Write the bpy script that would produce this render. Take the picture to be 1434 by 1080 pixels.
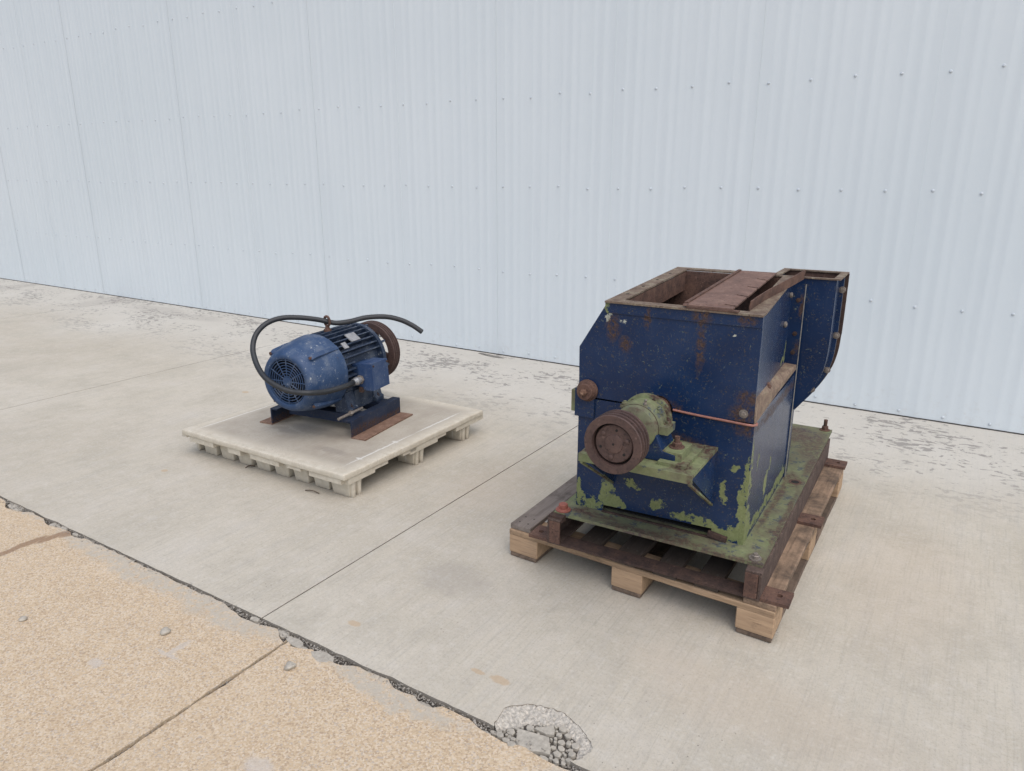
import bpy, bmesh, math, random
from mathutils import Vector, Matrix, noise as mnoise
R = math.radians
PI = math.pi
for o in list(bpy.data.objects):
    bpy.data.objects.remove(o)
scene = bpy.context.scene
C = scene.collection

# ------------------------------------------------------------------ camera
cd = bpy.data.cameras.new('camera')
cam = bpy.data.objects.new('camera', cd)
C.objects.link(cam)
cam.location = (0, 0, 1.55)
cam.rotation_euler = (R(90) - math.atan(299 / 1025), 0, R(32.3))
cd.sensor_fit = 'HORIZONTAL'
cd.sensor_width = 36
cd.lens = 36 * 1025 / 1434
cd.clip_start = 0.05
cd.clip_end = 2000
scene.camera = cam

# ------------------------------------------------------------------ light
SUN_EL, SUN_AZ = 58, 128          # azimuth measured from +Y towards +X
world = bpy.data.worlds.new('World')
scene.world = world
world.use_nodes = True
wn = world.node_tree.nodes
bg = wn['Background']
sky = wn.new('ShaderNodeTexSky')
sky.sky_type = 'NISHITA'
sky.sun_disc = False
sky.sun_elevation = R(SUN_EL)
sky.sun_rotation = R(SUN_AZ)
sky.air_density = 1.0
sky.dust_density = 2.5
sky.ozone_density = 1.0
world.node_tree.links.new(sky.outputs[0], bg.inputs[0])
bg.inputs[1].default_value = 0.11
sd = bpy.data.lights.new('sun', 'SUN')
sun = bpy.data.objects.new('sun', sd)
C.objects.link(sun)
sd.energy = 1.5
sd.angle = R(95)
sd.color = (1.0, 0.97, 0.92)
_d = Vector((math.sin(R(SUN_AZ)) * math.cos(R(SUN_EL)), math.cos(R(SUN_AZ)) * math.cos(R(SUN_EL)), math.sin(R(SUN_EL))))
sun.rotation_euler = _d.to_track_quat('Z', 'Y').to_euler()
sun.location = (3, 0, 8)
vs = scene.view_settings
vs.view_transform = 'Standard'
vs.look = 'None'
vs.exposure = 0.62
vs.gamma = 1.0
vs.use_curve_mapping = False

# ------------------------------------------------------------------ mesh helpers
def add_box(bm, lo, hi, rot=None, at=None):
    x0, y0, z0 = lo
    x1, y1, z1 = hi
    v = [Vector(p) for p in ((x0, y0, z0), (x1, y0, z0), (x1, y1, z0), (x0, y1, z0), (x0, y0, z1), (x1, y0, z1), (x1, y1, z1), (x0, y1, z1))]
    if rot is not None:
        c = Vector(at) if at else sum(v, Vector()) / 8
        v = [c + rot @ (p - c) for p in v]
    v = [bm.verts.new(p) for p in v]
    for f in ((0, 3, 2, 1), (4, 5, 6, 7), (0, 1, 5, 4), (1, 2, 6, 5), (2, 3, 7, 6), (3, 0, 4, 7)):
        bm.faces.new([v[i] for i in f])

def add_prism(bm, pts, axis, a0, a1):
    """extrude a 2-D outline; axis 'v': pts are (x,z); 'u': pts are (y,z); 'w': pts are (x,y)"""
    def P(p, a):
        return {'v': (p[0], a, p[1]), 'u': (a, p[0], p[1]), 'w': (p[0], p[1], a)}[axis]
    A = [bm.verts.new(P(p, a0)) for p in pts]
    B = [bm.verts.new(P(p, a1)) for p in pts]
    n = len(pts)
    fs = [bm.faces.new(A), bm.faces.new(B[::-1])]
    for i in range(n):
        j = (i + 1) % n
        fs.append(bm.faces.new((A[j], A[i], B[i], B[j])))
    bmesh.ops.recalc_face_normals(bm, faces=fs)

def frame_of(d):
    d = Vector(d).normalized()
    a = Vector((0, 0, 1)) if abs(d.z) < 0.9 else Vector((1, 0, 0))
    e1 = d.cross(a).normalized()
    return d, e1, d.cross(e1).normalized()

def add_lathe(bm, prof, o, d, seg=32, cap0=True, cap1=True, ph=0.0):
    """prof = [(distance along d, radius)]"""
    o = Vector(o)
    d, e1, e2 = frame_of(d)
    rings = []
    for t, r in prof:
        rings.append([bm.verts.new(o + d * t + (e1 * math.cos(ph + 2 * PI * i / seg) + e2 * math.sin(ph + 2 * PI * i / seg)) * r) for i in range(seg)])
    fs = []
    for a, b in zip(rings, rings[1:]):
        for i in range(seg):
            j = (i + 1) % seg
            fs.append(bm.faces.new((a[i], a[j], b[j], b[i])))
    if cap0:
        fs.append(bm.faces.new(rings[0][::-1]))
    if cap1:
        fs.append(bm.faces.new(rings[-1]))
    bmesh.ops.recalc_face_normals(bm, faces=fs)

def add_cyl(bm, p0, p1, r, seg=16, r1=None):
    d = Vector(p1) - Vector(p0)
    add_lathe(bm, [(0, r), (d.length, r if r1 is None else r1)], p0, d, seg)

def add_hex(bm, p, d, r, h):
    d = Vector(d).normalized()
    add_lathe(bm, [(0, r), (h * .85, r), (h, r * .86)], p, d, 6)

def add_torus(bm, o, d, Rm, r, seg=24, ms=8):
    o = Vector(o)
    d, e1, e2 = frame_of(d)
    g = []
    for i in range(seg):
        a = 2 * PI * i / seg
        e = e1 * math.cos(a) + e2 * math.sin(a)
        g.append([bm.verts.new(o + e * (Rm + r * math.cos(2 * PI * k / ms)) + d * r * math.sin(2 * PI * k / ms)) for k in range(ms)])
    fs = []
    for i in range(seg):
        for k in range(ms):
            fs.append(bm.faces.new((g[i][k], g[(i + 1) % seg][k], g[(i + 1) % seg][(k + 1) % ms], g[i][(k + 1) % ms])))
    bmesh.ops.recalc_face_normals(bm, faces=fs)

def spline(pts, step):
    pts = [Vector(p) for p in pts]
    P = [pts[0] * 2 - pts[1]] + pts + [pts[-1] * 2 - pts[-2]]
    out = []
    for i in range(1, len(P) - 2):
        a, b, c, d = P[i - 1:i + 3]
        n = max(2, int((c - b).length / step))
        for k in range(n):
            t = k / n
            out.append(.5 * (2 * b + (c - a) * t + (2 * a - 5 * b + 4 * c - d) * t * t + (3 * b - a - 3 * c + d) * t ** 3))
    out.append(pts[-1])
    return out

def add_tube(bm, path, rf, seg=12):
    n = len(path)
    rings = []
    up = None
    for i, p in enumerate(path):
        t = (path[min(i + 1, n - 1)] - path[max(i - 1, 0)]).normalized()
        if up is None:
            _, e1, _ = frame_of(t)
        else:
            e1 = (up - t * up.dot(t)).normalized()
        up = e1
        e2 = t.cross(e1)
        r = rf(i) if callable(rf) else rf
        rings.append([bm.verts.new(p + (e1 * math.cos(2 * PI * k / seg) + e2 * math.sin(2 * PI * k / seg)) * r) for k in range(seg)])
    fs = []
    for a, b in zip(rings, rings[1:]):
        for k in range(seg):
            j = (k + 1) % seg
            fs.append(bm.faces.new((a[k], a[j], b[j], b[k])))
    fs.append(bm.faces.new(rings[0][::-1]))
    fs.append(bm.faces.new(rings[-1]))
    bmesh.ops.recalc_face_normals(bm, faces=fs)

def obj(name, bm, m, parent=None, bevel=0.0, smooth=None, xf=None, seg=2):
    if bevel:
        es = [e for e in bm.edges if len(e.link_faces) == 2 and e.calc_face_angle(0) > R(35)]
        bmesh.ops.bevel(bm, geom=es, offset=bevel, segments=seg, affect='EDGES', profile=.6, clamp_overlap=True)
    if xf:
        for v in bm.verts:
            v.co = xf(v.co)
    me = bpy.data.meshes.new(name)
    bm.to_mesh(me)
    bm.free()
    if smooth is not None:
        for p in me.polygons:
            p.use_smooth = True
        me.set_sharp_from_angle(angle=R(smooth))
    me.materials.append(m)
    o = bpy.data.objects.new(name, me)
    C.objects.link(o)
    if parent is not None:
        o.parent = parent
    return o

def box(name, lo, hi, m, parent, bevel=.0015, xf=None, rot=None):
    bm = bmesh.new()
    add_box(bm, lo, hi, rot)
    return obj(name, bm, m, parent, bevel, None, xf)

def prism(name, pts, axis, a0, a1, m, parent, bevel=0.0, xf=None):
    bm = bmesh.new()
    add_prism(bm, pts, axis, a0, a1)
    return obj(name, bm, m, parent, bevel, None, xf)

def lathe(name, prof, o, d, m, parent, seg=32, smooth=35, cap0=True, cap1=True, xf=None):
    bm = bmesh.new()
    add_lathe(bm, prof, o, d, seg, cap0, cap1)
    return obj(name, bm, m, parent, 0, smooth, xf)

def bolt(name, p, d, r, h, m, parent, stud=0.0, washer=True, xf=None):
    bm = bmesh.new()
    d = Vector(d).normalized()
    p = Vector(p)
    if washer:
        add_cyl(bm, p - d * .004, p + d * .003, r * 1.55, 16)
    add_hex(bm, p, d, r, h)
    if stud:
        add_cyl(bm, p, p + d * (h + stud), r * .55, 10)
    return obj(name, bm, m, parent, 0, 30, xf)

def link_copy(src, parent, loc=None, rot=None):
    c = src.copy()
    C.objects.link(c)
    c.parent = parent
    if loc is not None:
        c.location = loc
    if rot is not None:
        c.rotation_euler = rot
    return c

def thing(name, label, cat, loc=(0, 0, 0), rz=0.0, group=None):
    o = bpy.data.objects.new(name, None)
    C.objects.link(o)
    o.empty_display_size = .1
    o.location = loc
    o.rotation_euler = (0, 0, R(rz))
    return tag(o, label, cat, group)

def tag(o, label, cat, group=None):
    o['label'] = label
    o['category'] = cat
    if group:
        o['group'] = group
    return o

# ------------------------------------------------------------------ material helpers
class NB:
    def __init__(s, name, coord='Object'):
        s.m = bpy.data.materials.new(name)
        s.m.use_nodes = True
        s.t = s.m.node_tree
        s.N = s.t.nodes
        s.b = s.N['Principled BSDF']
        if coord == 'World':
            s.P = s.N.new('ShaderNodeNewGeometry').outputs['Position']
        else:
            s.P = s.N.new('ShaderNodeTexCoord').outputs[coord]

    def set(s, inp, v):
        if hasattr(v, 'is_output') or isinstance(v, bpy.types.NodeSocket):
            s.t.links.new(v, inp)
        elif isinstance(v, (tuple, list)) and inp.type == 'RGBA':
            inp.default_value = (v[0], v[1], v[2], 1)
        else:
            inp.default_value = v

    def math(s, op, a, b=0.5, clamp=False):
        n = s.N.new('ShaderNodeMath')
        n.operation = op
        n.use_clamp = clamp
        s.set(n.inputs[0], a)
        s.set(n.inputs[1], b)
        return n.outputs[0]

    def vmath(s, op, a, b=(0, 0, 0)):
        n = s.N.new('ShaderNodeVectorMath')
        n.operation = op
        s.set(n.inputs[0], a)
        s.set(n.inputs[1], b)
        return n.outputs['Value'] if op in ('LENGTH', 'DISTANCE', 'DOT_PRODUCT') else n.outputs[0]

    def scale(s, k):
        return s.vmath('MULTIPLY', s.P, k)

    def noise(s, sc, det=4, rough=.55, vec=None, dist=0, col=False, off=None):
        n = s.N.new('ShaderNodeTexNoise')
        v = vec if vec is not None else s.P
        if off:
            v = s.vmath('ADD', v, off)
        s.t.links.new(v, n.inputs['Vector'])
        n.inputs['Scale'].default_value = sc
        n.inputs['Detail'].default_value = det
        n.inputs['Roughness'].default_value = rough
        n.inputs['Distortion'].default_value = dist
        return n.outputs['Color' if col else 'Fac']

    def voro(s, sc, feat='F1', out='Distance', vec=None, rnd=1):
        n = s.N.new('ShaderNodeTexVoronoi')
        n.feature = feat
        s.t.links.new(vec if vec is not None else s.P, n.inputs['Vector'])
        n.inputs['Scale'].default_value = sc
        n.inputs['Randomness'].default_value = rnd
        return n.outputs[out]

    def ramp(s, f, *st):
        n = s.N.new('ShaderNodeValToRGB')
        s.t.links.new(f, n.inputs[0])
        e = n.color_ramp.elements
        while len(e) < len(st):
            e.new(.5)
        for i, (p, c) in enumerate(st):
            e[i].position = p
            e[i].color = (c, c, c, 1) if isinstance(c, (int, float)) else (*c, 1)
        return n.outputs[0]

    def step(s, f, a, b):
        n = s.N.new('ShaderNodeMapRange')
        n.interpolation_type = 'SMOOTHSTEP'
        s.set(n.inputs['Value'], f)
        n.inputs['From Min'].default_value = a
        n.inputs['From Max'].default_value = b
        return n.outputs[0]

    def mix(s, f, a, b, mode='MIX'):
        n = s.N.new('ShaderNodeMix')
        n.data_type = 'RGBA'
        n.blend_type = mode
        s.set(n.inputs[0], f)
        s.set(n.inputs[6], a)
        s.set(n.inputs[7], b)
        return n.outputs[2]

    def xyz(s):
        n = s.N.new('ShaderNodeSeparateXYZ')
        s.t.links.new(s.P, n.inputs[0])
        return n.outputs

    def rnd(s):
        return s.N.new('ShaderNodeObjectInfo').outputs['Random']

    def patches(s, L, wob=.03, sc=18, soft=.25, amt=1.0):
        """union of ellipsoids with ragged borders: (cx,cy,cz,rx,ry,rz)"""
        w = s.vmath('MULTIPLY', s.vmath('SUBTRACT', s.noise(sc, 6, .72, col=True), (.5, .5, .5)), (wob * 2,) * 3)
        P = s.vmath('ADD', s.P, w)
        acc = None
        for c in L:
            d = s.vmath('LENGTH', s.vmath('DIVIDE', s.vmath('SUBTRACT', P, c[:3]), c[3:6]))
            acc = d if acc is None else s.math('MINIMUM', acc, d)
        return s.step(acc, 1 + soft / 2, 1 - soft / 2)

    def bump(s, h, dist=.002, strength=.6, prev=None):
        n = s.N.new('ShaderNodeBump')
        n.inputs['Strength'].default_value = strength
        n.inputs['Distance'].default_value = dist
        s.set(n.inputs['Height'], h)
        if prev is not None:
            s.t.links.new(prev, n.inputs['Normal'])
        return n.outputs[0]

    def done(s, col, rough=.7, normal=None, metal=0.0, spec=.5):
        s.set(s.b.inputs['Base Color'], col)
        s.set(s.b.inputs['Roughness'], rough)
        s.set(s.b.inputs['Metallic'], metal)
        s.b.inputs['Specular IOR Level'].default_value = spec
        if normal is not None:
            s.t.links.new(normal, s.b.inputs['Normal'])
        return s.m

RUST1, RUST2 = (.092, .052, .037), (.04, .025, .02)

def m_rust(name, a=RUST1, b=RUST2, c=(.16, .085, .05), sc=1.0, rough=.85):
    k = NB(name)
    n1 = k.noise(22 * sc, 6, .65)
    n2 = k.noise(120 * sc, 4, .6)
    col = k.ramp(n1, (.3, b), (.52, a), (.72, c))
    col = k.mix(k.step(n2, .52, .72), col, (b[0] * .8, b[1] * .8, b[2] * .8))
    n5 = k.noise(75 * sc, 5, .7, off=(4, 2, 6))
    col = k.mix(k.math('MULTIPLY', k.step(n5, .60, .70), .55), col, tuple(x * 1.7 + .02 for x in c))
    return k.done(col, rough, k.bump(k.math('ADD', n1, k.math('MULTIPLY', n2, .5)), .002, .6), spec=.3)

def m_paint(name, green=(), rust=(), chips=.66, blue=((.0068, .020, .060), (.010, .029, .082)), fleck=(.13, .155, .105), grit=.0, rough=.26, pale=()):
    """blue enamel over pale green primer over rusty steel"""
    k = NB(name)
    n1 = k.noise(5, 4)
    n2 = k.noise(60, 5, .68, dist=1.2)
    n3 = k.noise(26, 5, .7, off=(3, 1, 7))
    n4 = k.noise(150, 3, .6)
    x, y, z = k.xyz()
    streak = k.noise(1, 4, .6, vec=k.scale((45, 45, 4)))
    col = k.mix(k.step(n1, .3, .7), blue[0], blue[1])
    col = k.mix(k.math('MULTIPLY', k.step(streak, .55, .8), .16), col, (.05, .06, .085))
    gcol = k.mix(k.step(n2, .3, .7), (.138, .163, .066), (.205, .226, .105))
    gcol = k.mix(k.math('MULTIPLY', k.step(n4, .5, .7), .4), gcol, (.11, .10, .05))
    fl = k.math('MULTIPLY', k.step(n2, chips - .03, chips + .02), k.step(n3, .45, .55))
    fl = k.math('MAXIMUM', fl, k.math('MULTIPLY', k.math('MULTIPLY', k.step(k.noise(1, 3, .6, vec=k.scale((190, 190, 55))), .66, .69), k.step(n1, .46, .58)), .4))
    rs = k.math('MULTIPLY', k.step(n3, .66, .74), k.step(n2, .42, .55))
    mask = fl
    fl2 = k.math('MULTIPLY', k.step(k.noise(120, 4, .7, dist=.8), .56, .62), k.step(n3, .44, .54))
    col = k.mix(k.math('MULTIPLY', fl2, .6), col, (.085, .072, .048))
    scr_ = k.math('MULTIPLY', k.step(k.noise(1, 2, .5, vec=k.scale((260, 260, 16)), off=(3, 3, 3)), .70, .73), k.step(n1, .5, .6))
    col = k.mix(k.math('MULTIPLY', scr_, .5), col, (.19, .20, .17))
    col = k.mix(k.math('MULTIPLY', fl, .75), col, fleck)
    rcol = k.mix(k.step(n4, .4, .6), RUST1, RUST2)
    col = k.mix(rs, col, rcol)
    h = k.math('SUBTRACT', 1.0, fl)
    rr = k.math('ADD', rough, k.math('MULTIPLY', k.math('MAXIMUM', fl, rs), .35))
    if green:
        gm = k.patches(green, .050, 20, .07)
        gm = k.math('MULTIPLY', gm, k.math('SUBTRACT', 1, k.math('MULTIPLY', k.step(n3, .555, .60), .92)))
        col = k.mix(gm, col, gcol)
        h = k.math('SUBTRACT', h, gm)
        rr = k.math('ADD', rr, k.math('MULTIPLY', gm, .25))
    if pale:
        pm = k.math('MULTIPLY', k.patches(pale, .02, 60, .12), k.step(n2, .42, .5))
        col = k.mix(pm, col, (.42, .43, .36))
    if rust:
        rm = k.patches(rust, .03, 30, .9)
        rm = k.math('MULTIPLY', rm, k.step(n2, .36, .58))
        col = k.mix(rm, col, rcol)
        rr = k.math('ADD', rr, k.math('MULTIPLY', rm, .3), True)
    # dust film
    col = k.mix(k.math('MULTIPLY', k.step(n1, .45, .8), .03 + grit), col, (.17, .17, .16))
    nm = k.bump(h, .0010, .4, k.bump(k.noise(9, 3), .003, .15))
    return k.done(col, rr, nm, spec=.28)

def m_green(name, blue_amt=.58, rust_amt=.6, rp=()):
    k = NB(name)
    n1 = k.noise(9, 5, .65)
    n2 = k.noise(55, 5, .65)
    n3 = k.noise(17, 5, .7, off=(5, 2, 1))
    n4 = k.noise(160, 3)
    col = k.mix(k.step(n2, .3, .7), (.135, .16, .075), (.20, .22, .112))
    col = k.mix(k.math('MULTIPLY', k.step(n1, .36, .62), .7), col, (.12, .105, .07))
    col = k.mix(k.math('MULTIPLY', k.step(k.noise(2.6, 4, .6, off=(1, 8, 3)), .45, .65), .38), col, (.105, .10, .082))
    bm_ = k.math('MULTIPLY', k.step(n3, blue_amt, blue_amt + .04), k.step(n2, .44, .5))
    col = k.mix(k.math('MULTIPLY', bm_, .7), col, (.03, .042, .075))
    rm = k.math('MULTIPLY', k.step(n1, rust_amt - .06, rust_amt + .08), k.step(n2, .4, .55))
    col = k.mix(rm, col, k.mix(k.step(n4, .4, .6), RUST1, RUST2))
    if rp:
        pm = k.math('MULTIPLY', k.patches(rp, .03, 14, .9), k.step(n2, .34, .52))
        col = k.mix(k.math('MULTIPLY', pm, .85), col, k.mix(k.step(n4, .4, .6), (.105, .066, .048), (.06, .042, .034)))
    h = k.math('SUBTRACT', n2, rm)
    return k.done(col, .72, k.bump(h, .0015, .5), spec=.35)

def m_wood(name, base, dark, axis, stain=.3, rough=.85, vary=.35):
    k = NB(name)
    st = {'x': (2.2, 38, 38), 'y': (38, 2.2, 38), 'end': (20, 30, 30)}[axis]
    r = k.rnd()
    off = k.N.new('ShaderNodeCombineXYZ')
    for i in range(3):
        k.t.links.new(k.math('MULTIPLY', r, 37.0 + 11 * i), off.inputs[i])
    v = k.vmath('ADD', k.scale(st), off.outputs[0])
    g = k.noise(1.0, 5, .65, vec=v, dist=.6)
    g2 = k.noise(3.2, 4, .6, vec=v)
    col = k.ramp(g, (.25, dark), (.5, base), (.75, tuple(min(1, c * 1.25) for c in base)))
    col = k.mix(k.math('MULTIPLY', k.step(g2, .52, .75), .5), col, tuple(c * .45 for c in dark))
    s1 = k.noise(6, 5, .7, off=(2, 9, 4))
    col = k.mix(k.math('MULTIPLY', k.step(s1, .62 - stain * .5, .8 - stain * .3), .8), col, (.055, .042, .034))
    col = k.mix(k.math('MULTIPLY', r, vary), col, tuple(c * .5 for c in base))
    return k.done(col, rough, k.bump(k.math('ADD', g, k.math('MULTIPLY', g2, .6)), .003, .7), spec=.25)

def m_flat(name, col, rough=.6, metal=0, var=.3, sc=40, bump=.001):
    k = NB(name)
    n = k.noise(sc, 5, .65)
    c = k.ramp(n, (.25, tuple(x * (1 - var) for x in col)), (.75, tuple(min(1, x * (1 + var)) for x in col)))
    return k.done(c, rough, k.bump(n, bump, .5), metal)

# ------------------------------------------------------------------ materials of the setting
def m_wall():
    k = NB('white_sheet_metal', 'World')
    x, y, z = k.xyz()
    n1 = k.noise(.5, 3)
    st = k.noise(1, 4, .6, vec=k.scale((30, 30, .6)))
    col = k.mix(k.step(n1, .3, .7), (.60, .65, .675), (.63, .675, .698))
    col = k.mix(k.math('MULTIPLY', k.step(st, .45, .8), .22), col, (.54, .58, .615))
    low = k.math('MULTIPLY', k.step(z, .35, .0), k.step(k.noise(30, 5, .7), .5, .75))
    col = k.mix(k.math('MULTIPLY', low, .28), col, (.45, .42, .38))
    oil = k.noise(1, 2, .5, vec=k.scale((2.6, 2.6, .9)))
    nm = k.bump(oil, .008, .25, k.bump(st, .0006, .2))
    return k.done(col, .48, nm, spec=.35)

def m_concrete():
    k = NB('broom_finished_concrete', 'World')
    x, y, z = k.xyz()
    big = k.noise(.55, 4, .6)
    mid = k.noise(2.6, 5, .62, off=(4, 4, 0))
    fine = k.noise(75, 4, .7)
    grit = k.noise(150, 3, .75)
    broom = k.noise(1, 3, .7, vec=k.scale((105, 4, 1)))
    broom2 = k.noise(1, 3, .6, vec=k.scale((28, 1.3, 1)))
    col = k.mix(k.step(big, .3, .7), (.45, .404, .328), (.50, .457, .38))
    col = k.mix(k.math('MULTIPLY', k.step(mid, .42, .72), .65), col, (.39, .355, .29))
    mot = k.noise(16, 4, .65, off=(1, 5, 0))
    col = k.mix(k.math('MULTIPLY', k.step(mot, .5, .68), .28), col, (.34, .31, .265))
    col = k.mix(k.math('MULTIPLY', k.step(mot, .48, .32), .28), col, (.55, .52, .47))
    col = k.mix(k.math('MULTIPLY', k.step(mid, .5, .25), .5), col, (.52, .485, .43))
    col = k.mix(k.math('MULTIPLY', k.step(broom2, .42, .7), .22), col, (.395, .37, .335))
    col = k.mix(k.math('MULTIPLY', k.step(broom, .48, .7), .42), col, (.34, .315, .265))
    col = k.mix(k.math('MULTIPLY', k.step(grit, .50, .62), .4), col, (.27, .25, .21))
    col = k.mix(k.math('MULTIPLY', k.step(fine, .53, .66), .32), col, (.62, .595, .53))
    # tiny dark pits
    pit = k.math('MULTIPLY', k.step(k.voro(34), .10, .06), k.step(k.noise(1.7, 3, off=(9, 1, 0)), .52, .66))
    col = k.mix(k.math('MULTIPLY', pit, .7), col, (.13, .12, .11))
    # worn band along the building: pale scale with darker bare patches
    band = k.step(k.math('ADD', y, k.math('MULTIPLY', k.math('SUBTRACT', big, .5), 1.6)), 3.35, 4.7)
    col = k.mix(k.math('MULTIPLY', band, .5), col, (.575, .56, .52))
    v = k.scale((1.0, 1.6, 1))
    clus = k.noise(1.6, 3, .6, vec=v, off=(2.3, 7.7, 0))
    flk = k.noise(15, 7, .66, vec=v, dist=.5)
    fm = k.math('MULTIPLY', k.step(k.math('ADD', flk, k.math('MULTIPLY', k.math('SUBTRACT', clus, .5), .55)), .565, .595), band)
    fm = k.math('MULTIPLY', fm, k.step(clus, .32, .46))
    col = k.mix(k.math('MULTIPLY', fm, .85), col, (.255, .24, .22))
    # spilled tan spots, rust runs beside the steel, old patches
    so = k.patches([(-1.693, 1.621, 0, .028, .014, 1), (-1.085, 1.646, 0, .035, .018, 1), (-1.169, 1.642, 0, .025, .010, 1), (-4.4, 3.3, 0, .03, .02, 1), (-3.55, 2.1, 0, .02, .015, 1)], .012, 30, .5)
    col = k.mix(k.math('MULTIPLY', so, .6), col, (.43, .31, .19))
    rs = k.patches([(-.35, 1.95, 0, .35, .16, 1), (-.62, 2.0, 0, .16, .10, 1), (-.05, 3.0, 0, .22, .5, 1), (-1.9, 2.9, 0, .25, .3, 1)], .12, 5, 1.2)
    col = k.mix(k.math('MULTIPLY', rs, .22), col, (.46, .37, .28))
    dp = k.patches([(-1.55, 2.05, 0, .16, .10, 1), (-4.14, 2.229, 0, .025, .012, 1), (-9.1, 5.0, 0, .25, .5, 1), (-8.0, 4.95, 0, .5, .16, 1), (-7.2, 4.9, 0, .35, .12, 1), (-11.4, 4.9, 0, .2, .4, 1)], .12, 9, .8)
    col = k.mix(k.math('MULTIPLY', dp, .26), col, (.30, .275, .25))
    gn = k.N.new('ShaderNodeSeparateXYZ')
    k.t.links.new(k.N.new('ShaderNodeNewGeometry').outputs['True Normal'], gn.inputs[0])
    col = k.mix(k.math('MULTIPLY', k.step(gn.outputs[2], .6, .3), .85), col, (.22, .195, .165))
    h = k.math('ADD', k.math('MULTIPLY', broom, .7), k.math('ADD', k.math('MULTIPLY', grit, .5), k.math('MULTIPLY', fine, .4)))
    h = k.math('SUBTRACT', h, k.math('MULTIPLY', fm, .5))
    return k.done(col, .88, k.bump(h, .0022, .55), spec=.25)

def m_aggregate():
    k = NB('tan_exposed_aggregate', 'World')
    x, y, z = k.xyz()
    jit = k.vmath('ADD', k.P, k.vmath('MULTIPLY', k.noise(120, 2, col=True), (.004, .004, 0)))
    cell = k.voro(190, out='Color', vec=jit)
    dist = k.voro(190, out='Distance', vec=jit)
    big = k.noise(.9, 4, .6)
    mid = k.noise(7, 5, .65)
    sep = k.N.new('ShaderNodeSeparateColor')
    k.t.links.new(cell, sep.inputs[0])
    col = k.ramp(sep.outputs[0], (.0, (.27, .195, .13)), (.22, (.46, .345, .215)), (.55, (.55, .43, .285)), (.82, (.66, .57, .44)), (1.0, (.34, .31, .285)))
    col = k.mix(.42, col, (.49, .382, .272))
    col = k.mix(k.math('MULTIPLY', k.step(big, .45, .7), .30), col, (.46, .36, .25))
    col = k.mix(k.math('MULTIPLY', k.step(mid, .5, .75), .28), col, (.62, .52, .39))
    col = k.mix(k.math('MULTIPLY', k.step(mid, .45, .25), .30), col, (.40, .29, .185))
    dk = k.step(k.noise(210, 3, .7), .60, .70)
    col = k.mix(k.math('MULTIPLY', dk, .55), col, (.20, .145, .10))
    # grey cement smear along the joint
    gs = k.patches([(-2.75, 1.45, 0, .55, .075, 1), (-2.15, 1.44, 0, .3, .085, 1), (-1.35, 1.42, 0, .28, .045, 1), (-3.6, 1.47, 0, .25, .035, 1), (-.6, 1.40, 0, .18, .05, 1)], .10, 9, .55)
    gs = k.math('MULTIPLY', gs, k.step(k.noise(40, 4, .7), .32, .55))
    col = k.mix(k.math('MULTIPLY', gs, .8), col, (.42, .385, .325))
    # small grey cement splashes and a brown drip mark
    sp = k.patches([(-2.26, 1.01, 0, .03, .02, 1), (-2.55, .75, 0, .05, .03, 1), (-1.45, 1.0, 0, .05, .03, 1), (-1.3, .9, 0, .03, .03, 1), (-2.1, 1.16, 0, .06, .008, 1), (-2.1, 1.2, 0, .012, .05, 1)], .02, 30, .6)
    col = k.mix(k.math('MULTIPLY', sp, .5), col, (.47, .44, .41))
    br = k.patches([(-3.31, 1.20, 0, .018, .09, 1), (-3.315, 1.30, 0, .022, .08, 1), (-3.285, 1.385, 0, .022, .07, 1), (-3.26, 1.45, 0, .03, .05, 1)], .012, 20, .5)
    col = k.mix(k.math('MULTIPLY', br, .75), col, (.22, .135, .08))
    h = k.math('ADD', k.math('MULTIPLY', k.math('SUBTRACT', 1, dist), .8), k.noise(160, 3))
    return k.done(col, .9, k.bump(h, .003, .5), spec=.25)

M = {}
M['wall'] = m_wall()
M['concrete'] = m_concrete()
M['aggregate'] = m_aggregate()
M['dirt'] = m_flat('dark_joint_dirt', (.07, .06, .05), .95, 0, .55, 90, .006)
M['soil'] = m_flat('packed_soil', (.2, .16, .12), .95, 0, .3, 3, .02)
M['spall'] = m_flat('scaled_rough_concrete', (.44, .405, .35), .95, 0, .45, 110, .010)
M['chunk'] = m_flat('broken_concrete', (.37, .338, .285), .92, 0, .3, 60, .004)
M['grit'] = m_flat('dusty_grit', (.30, .275, .24), .95, 0, .5, 90, .003)
M['screw'] = m_flat('painted_screw_head', (.52, .56, .59), .4, .1, .2, 60)
M['screw_shadow'] = m_flat('screw_shadow_dark', (.12, .125, .13), .7)  # screw shadow as a dark colour, not assigned to any object

# ------------------------------------------------------------------ ground
random.seed(4)

def struct(name, o):
    o.name = name
    o['kind'] = 'structure'
    return o

bm = bmesh.new()
add_box(bm, (-400, -400, -.45), (400, 400, -.13))
struct('ground', obj('ground', bm, M['soil']))
bm = bmesh.new()
add_box(bm, (-30, -14, -.125), (12, 5.6, -.0155))
struct('joint_bed', obj('joint_bed', bm, M['dirt']))

JX = [-29, -18.2, -14.8, -11.33, -8.98, -5.46, -1.998, 1.46, 4.9, 11]
EDGE = 1.462                      # line between grey pavement and tan drive
WALLY = 5.25
HOLE = [(-.987, 1.47), (-1.0, 1.49), (-1.004, 1.549), (-.968, 1.591), (-.93, 1.612), (-.896, 1.622), (-.855, 1.625), (-.816, 1.616), (-.78, 1.602), (-.749, 1.582), (-.722, 1.562), (-.707, 1.54), (-.712, 1.51), (-.722, 1.485), (-.742, 1.47)]

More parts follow.
